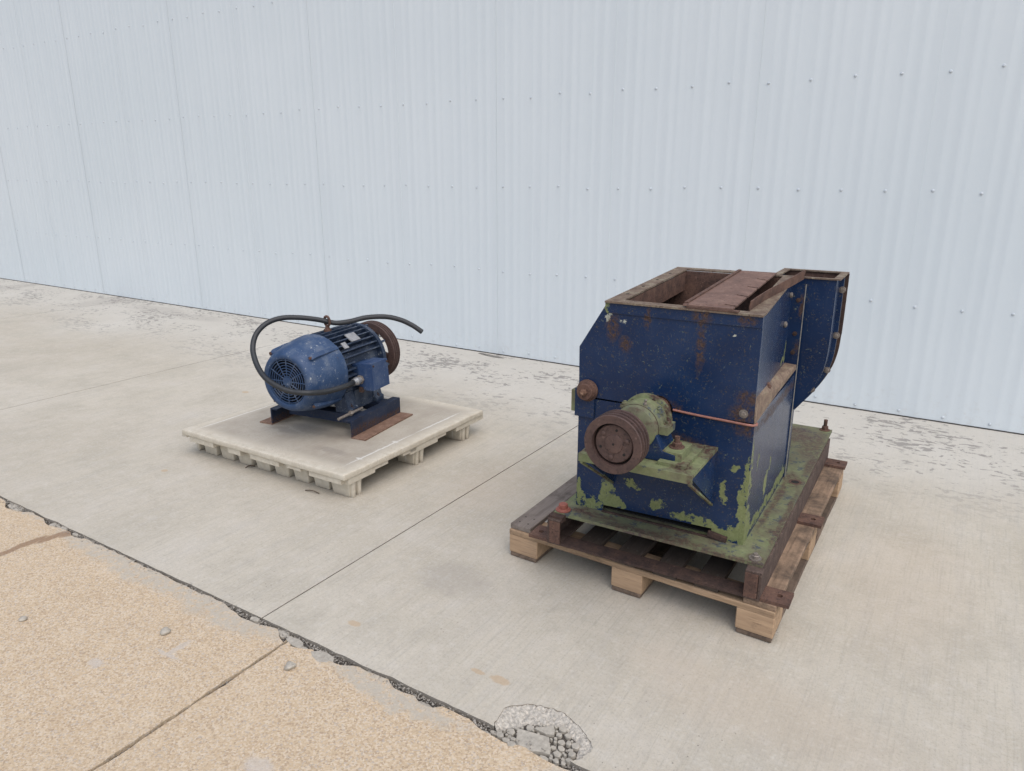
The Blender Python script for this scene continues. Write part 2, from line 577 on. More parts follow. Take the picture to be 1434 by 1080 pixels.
def jag(a, b, n, amp, seed):
    """points from a to b (without b), wandering a little to the side"""
    out = []
    a, b = Vector((*a, 0)), Vector((*b, 0))
    d = (b - a).normalized()
    s = Vector((-d.y, d.x, 0))
    L = (b - a).length
    for i in range(n):
        p = a + (b - a) * i / n
        w = mnoise.noise((L * i / n * 9, seed, 0)) * .6 + mnoise.noise((L * i / n * 37, seed, 3)) * .4
        k = min(1, i / 3, (n - i) / 3) if n > 6 else 0
        q = p + s * w * amp * k
        out.append((q.x, q.y))
    return out

pav = bpy.data.objects.new('concrete_pavement', None)
C.objects.link(pav)
pav['kind'] = 'structure'
for i in range(len(JX) - 1):
    x0, x1 = JX[i] + .0028, JX[i + 1] - .0028
    near = x1 > -12 and x0 < 3
    y0, y1 = EDGE + .005, WALLY + .08
    nn = int((x1 - x0) / .03) if near else 2
    pts = []
    if x0 < -.9 < x1:
        a = jag((x0, y0), HOLE[0], int((HOLE[0][0] - x0) / .03), .008, i)
        hole = []
        for p, q in zip(HOLE, HOLE[1:]):
            for t in (0, .33, .66):
                hole.append((p[0] + (q[0] - p[0]) * t + random.uniform(-.004, .004), p[1] + (q[1] - p[1]) * t + random.uniform(-.004, .004)))
        pts = a + hole + [HOLE[-1]] + jag((HOLE[-1][0] + .02, y0), (x1, y0), int((x1 - HOLE[-1][0]) / .03), .008, i + 20)
    else:
        pts = jag((x0, y0), (x1, y0), nn, .008, i)
    pts += jag((x1, y0), (x1, y1), 60, .0018, i + 40)
    pts += [(x1, y1)]
    pts += jag((x0, y1), (x0, y0), 60, .0018, i + 60)
    bm = bmesh.new()
    add_prism(bm, pts, 'w', -.03, 0)
    obj('concrete_slab', bm, M['concrete'], pav)

drv = bpy.data.objects.new('tan_driveway', None)
C.objects.link(drv)
drv['kind'] = 'structure'
DX = [-29, -12.6, -9, -5.4, -1.818, 1.78, 5.4, 11]
for i in range(len(DX) - 1):
    x0, x1 = DX[i] + .007, DX[i + 1] - .007
    y0, y1 = -1.9, EDGE - .006
    near = x1 > -6 and x0 < 2
    n = int((x1 - x0) / .02) if near else 2
    pts = [(x0, y0), (x1, y0)]
    pts = jag((x0, y0), (x1, y0), 2, 0, 0) + jag((x1, y0), (x1, y1), 150 if near else 2, .011, i + 80)
    top = []
    for k in range(n):
        x = x1 + (x0 - x1) * k / n
        w = mnoise.noise((x * 5, 2.2, 0)) * .009 + mnoise.noise((x * 22, 5.2, 0)) * .008
        bite = 0
        for cx, rx, dy in ((-1.80, .10, .045), (-1.62, .10, .03), (-1.32, .07, .022), (-1.22, .05, .028), (-.95, .12, .02), (-3.42, .08, .02), (-3.75, .12, .035), (-3.2, .06, .02), (-2.05, .12, .02), (-.78, .12, .02)):
            bite = max(bite, dy * max(0, 1 - ((x - cx) / rx) ** 2))
        top.append((x, y1 - bite + w * (1 if 2 < k < n - 2 else 0)))
    pts += top
    pts += jag((x0, y1), (x0, y0), 150 if near else 2, .011, i + 80)
    bm = bmesh.new()
    add_prism(bm, pts, 'w', -.032, -.003)
    obj('aggregate_slab', bm, M['aggregate'], drv)
    bm = bmesh.new()
    add_box(bm, (x0, -13.9, -.032), (x1, y0 - .014, -.003))
    obj('aggregate_slab', bm, M['aggregate'], drv)

# scaled rim of the broken corner: a rough shelf between the deep hole and the slab surface
INNER = [(-.975, 1.462), (-.962, 1.482), (-.934, 1.505), (-.908, 1.538), (-.88, 1.553), (-.847, 1.570), (-.816, 1.572), (-.785, 1.562), (-.762, 1.545), (-.748, 1.52), (-.738, 1.495), (-.745, 1.470)]
def resample(P, n):
    P = [Vector(p) for p in P]
    L = [0]
    for a, b in zip(P, P[1:]):
        L.append(L[-1] + (b - a).length)
    out = []
    for i in range(n):
        t = L[-1] * i / (n - 1)
        k = max(j for j in range(len(P) - 1) if L[j] <= t + 1e-9)
        f = (t - L[k]) / (L[k + 1] - L[k])
        out.append(P[k] + (P[k + 1] - P[k]) * f)
    return out
bm = bmesh.new()
nn, mm = 150, 14
A, B = resample(INNER, nn), resample(HOLE, nn)
g = []
for i in range(nn):
    row = []
    for j in range(mm + 1):
        t = j / mm
        q = A[i] + (B[i] - A[i]) * (t * 1.06)
        w = Vector((mnoise.noise((q.x * 70, q.y * 70, 3)), mnoise.noise((q.x * 70, q.y * 70, 9)))) * .006 * (1 - t * .8)
        z = -.016 + .0138 * t ** .7 + .006 * mnoise.noise((q.x * 60, q.y * 60, 1)) * (1 - t * .4) + .005 * mnoise.noise((q.x * 150, q.y * 150, 4))
        if j == 0:
            z = -.03
        row.append(bm.verts.new((q.x + w.x, q.y + w.y, min(z, -.0015))))
    g.append(row)
for a_, b_ in zip(g, g[1:]):
    for j in range(mm):
        bm.faces.new((a_[j], a_[j + 1], b_[j + 1], b_[j]))
bmesh.ops.recalc_face_normals(bm, faces=bm.faces)
obj('spalled_rim', bm, M['spall'], pav, smooth=35)

def chunk_mesh(pts, h, tilt=.002):
    bm = bmesh.new()
    cx = sum(p[0] for p in pts) / len(pts)
    cy = sum(p[1] for p in pts) / len(pts)
    q = [(p[0] - cx, p[1] - cy) for p in pts]
    add_prism(bm, q, 'w', 0, h)
    for v in bm.verts:
        v.co.z += random.uniform(-tilt, tilt) * (1 if v.co.z > h / 2 else 0)
    return bm, cx, cy

def rough_poly(cx, cy, rx, ry, n):
    a0 = random.uniform(0, 6)
    return [(cx + rx * math.cos(a0 + 2 * PI * i / n) * random.uniform(.75, 1.1), cy + ry * math.sin(a0 + 2 * PI * i / n) * random.uniform(.75, 1.1)) for i in range(n)]

def chunk(pts, h, z, label, group, bev=.003):
    bm, cx, cy = chunk_mesh(pts, h)
    o = obj('concrete_chunk', bm, M['chunk'], None, bev)
    o.location = (cx, cy, z)
    return tag(o, label, 'rubble', group)

plate = []
for p, q in zip([(-.931, 1.502), (-.87, 1.512), (-.835, 1.522), (-.812, 1.49), (-.80, 1.467), (-.85, 1.449), (-.895, 1.443), (-.915, 1.47)], [(-.87, 1.512), (-.835, 1.522), (-.812, 1.49), (-.80, 1.467), (-.85, 1.449), (-.895, 1.443), (-.915, 1.47), (-.931, 1.502)]):
    plate += [p, ((p[0] + q[0]) / 2 + random.uniform(-.003, .003), (p[1] + q[1]) / 2 + random.uniform(-.003, .003))]
chunk(plate, .017, -.022, 'large flat grey concrete piece lying in the broken pavement corner', None, .002)
chunk([(-.89, 1.527), (-.868, 1.55), (-.847, 1.567), (-.832, 1.552), (-.829, 1.536), (-.85, 1.527)], .015, -.02, 'small flat triangular concrete piece behind the large flat piece in the broken corner', None, .002)
def inside(x, y, P):
    r = False
    for (x0, y0), (x1, y1) in zip(P, P[1:] + P[:1]):
        if (y0 > y) != (y1 > y) and x < (x1 - x0) * (y - y0) / (y1 - y0) + x0:
            r = not r
    return r
LUMPS = INNER + [(-.76, 1.448), (-.80, 1.444), (-.90, 1.436), (-.96, 1.45)]
PL2 = [(-.89, 1.527), (-.868, 1.55), (-.847, 1.567), (-.832, 1.552), (-.829, 1.536), (-.85, 1.527)]
def near_plate(x, y, r):
    return any(inside(x + r * math.cos(t), y + r * math.sin(t), Q) for Q in (plate, PL2) for t in (0, .8, 1.6, 2.4, 3.1, 3.9, 4.7, 5.5))
done_ = []
for it in range(2600):
    sz = random.choice((.015, .013, .011, .009)) if it < 700 else random.choice((.008, .0065, .005))
    x, y = random.uniform(-.99, -.73), random.uniform(1.436, 1.575)
    if not inside(x, y, LUMPS) or near_plate(x, y, sz * .8):
        continue
    if any((x - a_) ** 2 + (y - b_) ** 2 < (.93 * (sz + c_)) ** 2 for a_, b_, c_ in done_):
        continue
    done_.append((x, y, sz))
    right = x > -.81
    chunk(rough_poly(x, y, sz * 1.12, sz * 1.0, random.choice((5, 6, 7))), random.uniform(.014, .023), -.0245, 'cracked grey concrete lump packed at the end of the large flat piece' if right else 'cracked grey concrete lump packed between the driveway joint and the large flat piece', 'rubble lumps at the end of the flat piece' if right else 'rubble lumps along the driveway side of the flat piece', .0022)
# loose pieces along the open joint
for x, y, s, n in ((-1.79, 1.437, .032, 7), (-1.745, 1.428, .022, 6), (-1.715, 1.418, .026, 7), (-1.65, 1.430, .042, 8), (-1.875, 1.452, .03, 6), (-2.02, 1.453, .02, 6), (-1.83, 1.449, .016, 6), (-1.33, 1.436, .022, 6), (-1.225, 1.432, .03, 7), (-1.17, 1.44, .018, 6), (-3.40, 1.452, .035, 7), (-3.33, 1.458, .02, 6), (-3.23, 1.455, .018, 6), (-3.76, 1.455, .05, 7), (-3.02, 1.46, .018, 6), (-2.8, 1.458, .014, 6), (-1.0, 1.44, .016, 6), (-.98, 1.455, .012, 6)):
    chunk(rough_poly(x, y, s * 1.3, s * .62, n), random.uniform(.018, .026), -.027, *(('broken grey concrete piece wedged where the driveway cross joint meets the pavement', 'broken pieces at the cross joint') if -2.1 < x < -1.6 else ('broken grey concrete piece in the long joint near the brown drip mark', 'broken pieces by the drip mark') if x < -2.5 else ('broken grey concrete piece in the long joint near the broken pavement corner', 'broken pieces by the broken corner')), .003)
for x, y, s, lab in ((-2.216, 1.229, .017, 'small rounded grey pebble lying alone on the tan driveway'), (-1.699, 1.333, .018, 'knobbly grey crumb on the tan driveway beyond the cross joint'), (-2.72, 1.0, .013, 'tiny pale stone lying on the tan driveway away from the joints')):
    bm = bmesh.new()
    bmesh.ops.create_icosphere(bm, subdivisions=3, radius=s)
    for v in bm.verts:
        v.co *= 1 + .35 * mnoise.noise(v.co * 60 + Vector((x, 0, 0)))
        v.co.z *= .55
    o = obj('pebble', bm, M['chunk'], None, 0, 60)
    o.location = (x, y, -.003 + s * .42)
    tag(o, lab, 'stone')

# grit that fills the joints
bm = bmesh.new()
def grit(x, y, z, s):
    a = [Vector((random.gauss(0, 1), random.gauss(0, 1), random.gauss(0, .7))).normalized() * s * random.uniform(.7, 1.2) for _ in range(6)]
    vs_ = [bm.verts.new(Vector((x, y, z)) + p) for p in a]
    for f in ((0, 1, 2), (0, 2, 3), (0, 3, 4), (0, 4, 1), (5, 2, 1), (5, 3, 2), (5, 4, 3), (5, 1, 4)):
        try:
            bm.faces.new([vs_[i] for i in f])
        except ValueError:
            pass
for i in range(5200):
    x = random.uniform(-5.5, .2)
    if mnoise.noise((x * 3, 0, 0)) < -.15 and random.random() < .7:
        continue
    grit(x, EDGE - .006 + random.gauss(0, .011), random.uniform(-.015, -.002), random.choice((.002, .003, .004, .0055)))
for i in range(260):
    y = random.uniform(.1, 1.45)
    grit(-1.818 + random.gauss(0, .006), y, random.uniform(-.016, -.010), random.choice((.003, .004, .005)))
for i in range(260):
    a = random.random()
    grit(-.96 + a * .24 + random.gauss(0, .01), 1.458 + random.random() * .05, random.uniform(-.02, -.01), random.choice((.003, .004, .006)))
bmesh.ops.recalc_face_normals(bm, faces=bm.faces)
o = obj('joint_gravel', bm, M['grit'])
o['kind'] = 'stuff'
tag(o, 'loose grey grit and crumbs filling the pavement joints', 'gravel')

# ------------------------------------------------------------------ wall of ribbed sheet metal
wall = thing('sheet_metal_wall', 'tall white ribbed sheet metal building wall with rows of screws', 'wall', (0, WALLY, 0))
PITCH = .259
WH = 5.2
def panel_mesh(n):
    bm = bmesh.new()
    prof = []
    for k in range(n):
        b = k * PITCH
        prof += [(b, 0), (b + .075, 0), (b + .088, -.0010), (b + .10, -.0012), (b + .112, 0), (b + .15, 0), (b + .166, -.0021), (b + .184, -.0021), (b + .2, -.0003), (b + .228, -.0003), (b + .237, -.0009), (b + .248, -.0009)]
    prof.append((n * PITCH + .012, -.0026))
    zs = [.008, WH]
    cols = [[bm.verts.new((x, y, z)) for z in zs] for x, y in prof]
    back = [[bm.verts.new((x, y + .0012, z)) for z in zs] for x, y in prof]
    for a, b in zip(cols, cols[1:]):
        bm.faces.new((a[0], b[0], b[1], a[1]))
    for a, b in zip(back, back[1:]):
        bm.faces.new((b[0], a[0], a[1], b[1]))
    for z in (0, 1):
        for i in range(len(prof) - 1):
            bm.faces.new((cols[i][z], back[i][z], back[i + 1][z], cols[i + 1][z]))
    for e in (0, -1):
        bm.faces.new((cols[e][0], cols[e][1], back[e][1], back[e][0]))
    bmesh.ops.recalc_face_normals(bm, faces=bm.faces)
    return bm
box('wall_core', (-24, .012, -.02), (7, .3, WH - .02), M['wall'], wall, 0)
src = None
PW = 4 * PITCH
X0 = -.372
scr = None
ROWS = (.045, .738, 1.436, 2.118, 3.09, 3.78)
for i in range(-22, 7):
    x = X0 + i * PW
    if src is None:
        src = obj('wall_panel', panel_mesh(4), M['wall'], wall, 0, 20)
        p = src
    else:
        p = link_copy(src, wall)
    p.location = (x, (i % 2) * .0008, 0)
    if not (-12.6 < x < 1.2):
        continue
    for r, z in enumerate(ROWS[:5]):
        for k in range(4):
            xx = k * PITCH + .074 + random.uniform(-.006, .006)
            zz = z + random.uniform(-.012, .012)
            if scr is None:
                bm = bmesh.new()
                add_lathe(bm, [(0, .0095), (.0016, .0095), (.003, .0078), (.0031, .0055), (.007, .0055), (.008, .0045)], (0, 0, 0), (0, -1, 0), 12)
                scr = obj('screw', bm, M['screw'], p, 0, 40)
                s = scr
            else:
                s = link_copy(scr, p)
            s.location = (xx, 0, zz)
            s.rotation_euler = (random.uniform(-.12, .12), random.uniform(0, 3), random.uniform(-.12, .12))
box('base_gap_shade', (-24, -.004, .0015), (7, .011, .0075), m_flat('dark_base_gap', (.06, .055, .05), .9), wall, 0)  # dark strip standing in for the shaded gap under the panels

# a loose strip of flashing curling out at the wall foot
bm = bmesh.new()
for i in range(9):
    pass
path = [Vector((-3.64 + .29 * t, 5.215 - .045 * math.sin(t * 2.2), .006 + .010 * math.sin(t * PI))) for t in [i / 10 for i in range(11)]]
vv = []
for p in path:
    vv.append([bm.verts.new(p + Vector(d)) for d in ((0, 0, -.005), (0, -.022, -.006), (0, -.022, -.004), (0, 0, -.003))])
for a, b in zip(vv, vv[1:]):
    for k in range(4):
        bm.faces.new((a[k], a[(k + 1) % 4], b[(k + 1) % 4], b[k]))
bm.faces.new(vv[0]); bm.faces.new(vv[-1][::-1])
bmesh.ops.recalc_face_normals(bm, faces=bm.faces)
tag(obj('flashing_strip', bm, m_flat('grey_weathered_strip', (.23, .21, .19), .8)), 'thin grey loose strip curling out at the foot of the white wall', 'strip')

# ------------------------------------------------------------------ wooden pallet
M['wood_end'] = m_wood('fresh_sawn_wood', (.40, .275, .175), (.27, .175, .11), 'x', .12, .85, .25)
M['wood_x'] = m_wood('tan_stringer_wood', (.34, .235, .15), (.20, .13, .085), 'x', .32)
M['wood_y'] = m_wood('weathered_deck_wood', (.20, .145, .108), (.10, .073, .057), 'y', .5)
M['wood_grey'] = m_wood('grey_deck_wood', (.22, .185, .16), (.125, .10, .088), 'y', .35)
M['wood_tan'] = m_wood('tan_deck_wood', (.27, .185, .125), (.115, .078, .055), 'y', .45, .85, .1)
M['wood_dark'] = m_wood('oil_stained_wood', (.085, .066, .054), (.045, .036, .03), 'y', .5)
PX0, PX1, PY0, PY1 = -1.485, -.400, 2.31, 3.785
wp = thing('wooden_pallet', 'weathered wooden block pallet under the big blue machine', 'pallet', (-.94, 2.31, 0))
def rack(v):                       # the old pallet is racked a little out of square
    x, y = v.x, v.y
    return Vector((x - .008 * y, y - .034 * x, v.z))
def wbox(name, lo, hi, m, bev=.003):
    cx, cy = -.94, 2.31
    bm = bmesh.new()
    nx = max(1, int((hi[0] - lo[0]) / .2)); ny = max(1, int((hi[1] - lo[1]) / .2))
    add_box(bm, (lo[0] - cx, lo[1] - cy, lo[2]), (hi[0] - cx, hi[1] - cy, hi[2]))
    bmesh.ops.bevel(bm, geom=bm.edges[:], offset=bev, segments=1, affect='EDGES')
    bmesh.ops.subdivide_edges(bm, edges=[e for e in bm.edges if e.calc_length() > .3], cuts=7, use_grid_fill=True)
    s = random.uniform(0, 90)
    for v in bm.verts:
        v.co += Vector((mnoise.noise((v.co.y * 5, s, 0)) * .003, mnoise.noise((v.co.x * 9, s, v.co.z * 40)) * .003, mnoise.noise((v.co.x * 4 + v.co.y * 4, s, 2)) * .0012))
    return obj(name, bm, m, wp, 0, None, rack)
Wd = PX1 - PX0
bx = [(PX0, PX0 + .135), (-1.012, -.885), (PX1 - .130, PX1)]
by = [(PY0, PY0 + .145), (2.93, 3.08), (PY1 - .145, PY1)]
for a, b in bx:
    wbox('runner_board', (a + .004, PY0 + .002, .001), (b - .004, PY1 - .002, .021), M['wood_y'])
    for c, d in by:
        wbox('block', (a, c, .0205), (b, d, .1005), M['wood_end'])
for c, d in by:
    wbox('stringer_board', (PX0, c - .001, .100), (PX1, d - .01, .1245), M['wood_x'])
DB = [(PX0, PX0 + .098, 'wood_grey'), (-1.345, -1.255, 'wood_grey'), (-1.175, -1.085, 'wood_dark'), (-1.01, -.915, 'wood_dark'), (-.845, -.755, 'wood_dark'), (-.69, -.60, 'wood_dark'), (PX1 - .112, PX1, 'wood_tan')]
for i, (a, b, m) in enumerate(DB):
    o = wbox('deck_board', (a, PY0 + random.uniform(-.004, .008), .124), (b, PY1 + random.uniform(-.01, .004), .1465), M[m])
    for y in (PY0 + .04, PY0 + .09):
        for dx in (.28, .7):
            bm = bmesh.new()
            q = rack(Vector((a + (b - a) * dx + .94, y - 2.31, 0)))
            add_cyl(bm, (q.x, q.y, .1455), (q.x, q.y, .1475), .004, 8)
            obj('nail_head', bm, M['dirt'], o)

# ------------------------------------------------------------------ the blue machine
GX = m_green('worn_green_paint', .56, .58)
GXR = m_green('worn_green_paint_rusty', .60, .50)
RU = m_rust('brown_rust', (.115, .064, .048), (.055, .034, .028), (.155, .09, .064))
RUD = m_rust('dark_rust', (.058, .036, .030), (.030, .021, .019), (.085, .05, .036))
RUS = m_rust('speckled_channel_rust', (.085, .058, .048), (.05, .034, .029), (.135, .098, .08))
RUP = m_rust('pulley_rust', (.083, .052, .045), (.052, .034, .031), (.11, .068, .056), .8, .6)
STEEL = m_flat('dull_bolt_steel', (.23, .20, .175), .55, .5, .45, 90)
DARKHOLE = m_flat('recess_shade_black', (.012, .011, .010), .95)  # near-black colour painted in for the shade of holes and recesses
REDCAP = m_flat('red_bolt_paint', (.25, .078, .055), .65, 0, .35)
PINK = m_flat('red_gasket_cord', (.27, .12, .092), .65, 0, .3)
mach = thing('blower_mill', 'blue industrial blower mill with open hopper, rusty belt pulley and green primer showing', 'machine', (-.56, 2.43, .1465), 1.6)
TL = math.tan(R(2.62))
def tilt(v):                       # the hopper half sits a little high at the rear
    return Vector((v.x, v.y, v.z + max(0, v.y) * TL))
FRONT_G = [(-.635, 0, .145, .028, .05, .040), (-.650, 0, .20, .014, .05, .045), (-.59, 0, .14, .045, .05, .025), (-.525, 0, .195, .034, .05, .052), (-.535, 0, .245, .018, .05, .04), (-.48, 0, .165, .03, .05, .028), (-.425, 0, .262, .030, .05, .014), (-.325, 0, .20, .032, .05, .018), (-.20, 0, .178, .075, .05, .020), (-.135, 0, .16, .05, .05, .032), (-.06, 0, .145, .06, .05, .028), (-.012, 0, .2, .018, .1, .09), (-.02, 0, .30, .012, .1, .05), (-.3, 0, .13, .12, .05, .010), (-.085, 0, .31, .010, .05, .05), (-.055, 0, .40, .016, .05, .012), (-.004, 0, .36, .008, .05, .10)]
SIDE_G = [(0, .03, .16, .05, .06, .04), (0, .16, .15, .05, .12, .022), (0, .38, .15, .05, .16, .018), (0, .62, .16, .05, .14, .022), (0, .30, .25, .05, .03, .05), (0, .36, .31, .05, .014, .03), (0, .12, .40, .05, .012, .03), (0, .02, .47, .03, .015, .05)]
BL_LOW = m_paint('chipped_blue_paint_lower', FRONT_G + SIDE_G, [(-.30, 0, .44, .16, .1, .05), (0, .4, .55, .1, .4, .02), (-.02, 0, .56, .05, .05, .03)], .64)
BL_UP = m_paint('chipped_blue_paint_upper', [(-.556, 0, .925, .008, .05, .022), (-.04, .62, .66, .02, .06, .012), (-.04, .67, .70, .02, .012, .04)], [(-.205, 0, .84, .014, .1, .10), (-.40, 0, .91, .012, .1, .04), (-.53, 0, .86, .025, .1, .05), (-.030, 0, .665, .035, .1, .026), (-.045, 0, .61, .04, .1, .032), (-.3, 0, .59, .05, .1, .02), (-.205, 0, .935, .03, .1, .03), (-.05, 0, .935, .03, .1, .02), (-.48, 0, .80, .02, .1, .03)], .645, pale=[(-.552, 0, .893, .010, .05, .016), (-.545, 0, .905, .012, .05, .005), (-.49, 0, .885, .012, .05, .007), (-.094, 0, .875, .007, .05, .005)])
BL_VOL = m_paint('chipped_blue_paint_scroll', (), [(0, .72, .88, .012, .02, .05), (0, .72, .7, .012, .02, .03), (.12, .99, .5, .03, .02, .2)], .655)

# base frame under the plate: two channels along the pallet, cross bars, drilled feet
fr = thing_part = bpy.data.objects.new('base_frame', None)
C.objects.link(fr)
fr.parent = mach
def channel(x_out, s):
    bm = bmesh.new()
    x_in = x_out - s * .055
    pts = [(x_out, .001), (x_in, .001), (x_in, .009), (x_out - s * .009, .009), (x_out - s * .009, .100), (x_in, .100), (x_in, .108), (x_out, .108)]
    add_prism(bm, pts, 'v', -.140, 1.375)
    return obj('channel_rail', bm, RUS, fr, .0012)
channel(.100, 1)
channel(-.715, -1)
for x0, x1 in ((.046, .0895), (-.7045, -.660)):
    box('end_plate', (x0, -.1445, .0095), (x1, -.1385, .0995), RU, fr, .001)
def lug(x0, x1, y0, y1, hx, hy):
    bm = bmesh.new()
    n = 16
    o4 = [(x0, y0), (x1, y0), (x1, y1), (x0, y1)]
    outer = [bm.verts.new((*p, .013)) for p in o4]
    # plate with a drilled hole: bridge a circle to the rectangle
    ring = []
    for i in range(n):
        a = 2 * PI * i / n
        ring.append((hx + .011 * math.cos(a), hy + .011 * math.sin(a)))
    bm.free()
    bm = bmesh.new()
    def rectpt(a):
        c, s = math.cos(a), math.sin(a)
        t = min([abs(v) for v in (((x1 - hx) / c) if c > 1e-6 else 9, ((x0 - hx) / c) if c < -1e-6 else 9, ((y1 - hy) / s) if s > 1e-6 else 9, ((y0 - hy) / s) if s < -1e-6 else 9)])
        return hx + c * t, hy + s * t
    angs = sorted([2 * PI * i / n for i in range(n)] + [math.atan2(p[1] - hy, p[0] - hx) % (2 * PI) for p in o4])
    L = {}
    for z in (.0005, .013):
        L[z] = ([bm.verts.new((hx + .011 * math.cos(a), hy + .011 * math.sin(a), z)) for a in angs], [bm.verts.new((*rectpt(a), z)) for a in angs])
    m_ = len(angs)
    for i in range(m_):
        j = (i + 1) % m_
        for z in L:
            bm.faces.new((L[z][0][i], L[z][1][i], L[z][1][j], L[z][0][j]))
        for q in (0, 1):
            bm.faces.new((L[.0005][q][i], L[.0005][q][j], L[.013][q][j], L[.013][q][i]))
    bmesh.ops.remove_doubles(bm, verts=bm.verts, dist=1e-5)
    bmesh.ops.recalc_face_normals(bm, faces=bm.faces)
    o = obj('foot_lug', bm, RU, fr, 0)
    return o
for y in (-.135, .535, 1.252):
    lug(.1005, .195, y, y + .092, .155, y + .05)
    lug(-.802, -.7155, y, y + .092, -.768, y + .045)
box('cross_bar', (-.6585, -.138, .0012), (.0445, -.068, .011), RUD, fr, .001)
box('cross_bar', (-.6585, .62, .0012), (.0445, .70, .011), RUD, fr, .001)
box('cross_bar', (-.6585, 1.28, .0012), (.0445, 1.36, .011), RUD, fr, .001)
# green base plate with its bolts
GPL = m_green('base_plate_paint', .53, .60, [(-.30, -.085, .12, .26, .028, .03), (-.55, -.05, .12, .1, .02, .03), (-.02, -.10, .115, .14, .02, .02), (.06, -.07, .12, .035, .03, .03), (.085, .3, .12, .012, .3, .03), (.06, .68, .12, .035, .07, .03), (.04, 1.2, .12, .06, .2, .03), (.08, .95, .12, .02, .2, .03), (.02, .45, .12, .012, .3, .03), (-.1, 1.3, .12, .15, .15, .03)])
pl = box('base_plate', (-.708, -.102, .1085), (.093, 1.478, .121), GPL, mach, .0012)
bolt('plate_bolt', (.060, -.070, .121), (0, 0, 1), .014, .014, STEEL, pl, .006)
bolt('plate_bolt', (.060, 1.455, .121), (0, 0, 1), .017, .022, RU, pl, .034)
bolt('plate_bolt', (-.665, 1.43, .121), (0, 0, 1), .017, .022, RU, pl, .034)
bm = bmesh.new()
add_lathe(bm, [(0, .030), (.006, .030), (.008, .026), (.012, .024), (.012, .018), (.027, .018), (.030, .014)], (-.682, -.071, .119), (0, 0, 1), 20)
obj('plate_bolt', bm, REDCAP, pl, 0, 35)
box('bolt_bracket', (-.7145, -.132, .096), (-.655, -.1025, .118), RUD, mach, .002)
lathe('bolt_nut', [(0, .017), (.04, .017), (.042, .012), (.06, .012)], (-.688, -.118, .036), (0, 0, 1), RUD, mach, 12)
bm = bmesh.new()
add_lathe(bm, [(0, .017), (.0014, .017), (.0016, .011), (.0012, .004)], (.055, .68, .121), (0, 0, 1), 18)
obj('plate_hole', bm, DARKHOLE, pl)
bm = bmesh.new()
add_lathe(bm, [(0, .026), (.0011, .026)], (.055, .682, .121), (0, 0, 1), 18)
obj('rust_ring', bm, RU, pl)

# lower half of the casing
HC, HW, HR = -.340, .577, .052          # shaft hole
def arc(c, w, r, a0, a1, n):
    return [(c + r * math.cos(a0 + (a1 - a0) * i / n), w + r * math.sin(a0 + (a1 - a0) * i / n)) for i in range(n + 1)]
low = bpy.data.objects.new('lower_casing', None)
C.objects.link(low)
low.parent = mach
ZT = .573
pts = [(-.66, .121), (-.545, .121), (-.545, .148), (-.30, .154), (-.115, .158), (-.115, .121), (0, .121), (0, ZT)] + arc(HC, HW, HR, -.03, -PI + .03, 16) + [(-.66, ZT)]
prism('front_plate', pts, 'v', 0, .008, BL_LOW, low)
box('side_plate', (-.0082, .0085, .121), (-.0002, .80, ZT + .015), BL_LOW, low, .001)
box('side_plate', (-.6598, .0085, .121), (-.6518, .80, ZT), BL_LOW, low, .001)
box('rear_plate', (-.6515, .70, .121), (-.0085, .708, ZT), BL_LOW, low, 0)
box('sill_angle', (-.545, -.010, .1212), (-.075, -.0005, .1275), RUD, low, .001)
box('rust_tab', (-.125, -.016, .127), (-.056, -.0015, .146), RUD, low, .003, None, Matrix.Rotation(R(9), 3, 'Y'))
box('inner_floor', (-.64, .03, .1215), (-.02, .69, .126), DARKHOLE, low, 0)
# upper half: front plate with sloped left corner
up = bpy.data.objects.new('upper_hopper', None)
C.objects.link(up)
up.parent = mach
ZB = .5815
pts = [(-.660, ZB)] + arc(HC, HW, HR, PI - .08, .08, 16) + [(-.004, ZB), (-.004, .949), (-.556, .949), (-.663, .772)]
prism('front_plate', pts, 'v', -.001, .007, BL_UP, up, 0, tilt)
# right wall drifts inward towards the rear
def quadplate(name, p, t, m, parent, xf=None, bev=0.0):
    """p: 4 corners, t: thickness vector"""
    bm = bmesh.new()
    a = [bm.verts.new(q) for q in p]
    b = [bm.verts.new(Vector(q) + Vector(t)) for q in p]
    fs = [bm.faces.new(a), bm.faces.new(b[::-1])]
    for i in range(4):
        j = (i + 1) % 4
        fs.append(bm.faces.new((a[j], a[i], b[i], b[j])))
    bmesh.ops.recalc_face_normals(bm, faces=fs)
    return obj(name, bm, m, parent, bev, None, xf)
quadplate('right_wall', [(-.005, .0075, .585), (-.045, .712, .592), (-.045, .712, .949), (-.005, .0075, .949)], (-.007, 0, 0), BL_UP, up, tilt)
quadplate('left_wall', [(-.660, .0075, ZB), (-.660, .79, ZB), (-.660, .79, .775), (-.660, .0075, .775)], (.007, 0, 0), BL_UP, up, tilt)
quadplate('left_slope', [(-.661, .0075, .7755), (-.661, .79, .7755), (-.556, .79, .949), (-.556, .0075, .949)], (.008, 0, -.003), BL_UP, up, tilt)
quadplate('rear_wall', [(-.652, .7485, ZB), (-.05, .7485, ZB), (-.05, .7485, .949), (-.552, .7485, .949)], (0, .003, 0), RU, up, tilt)
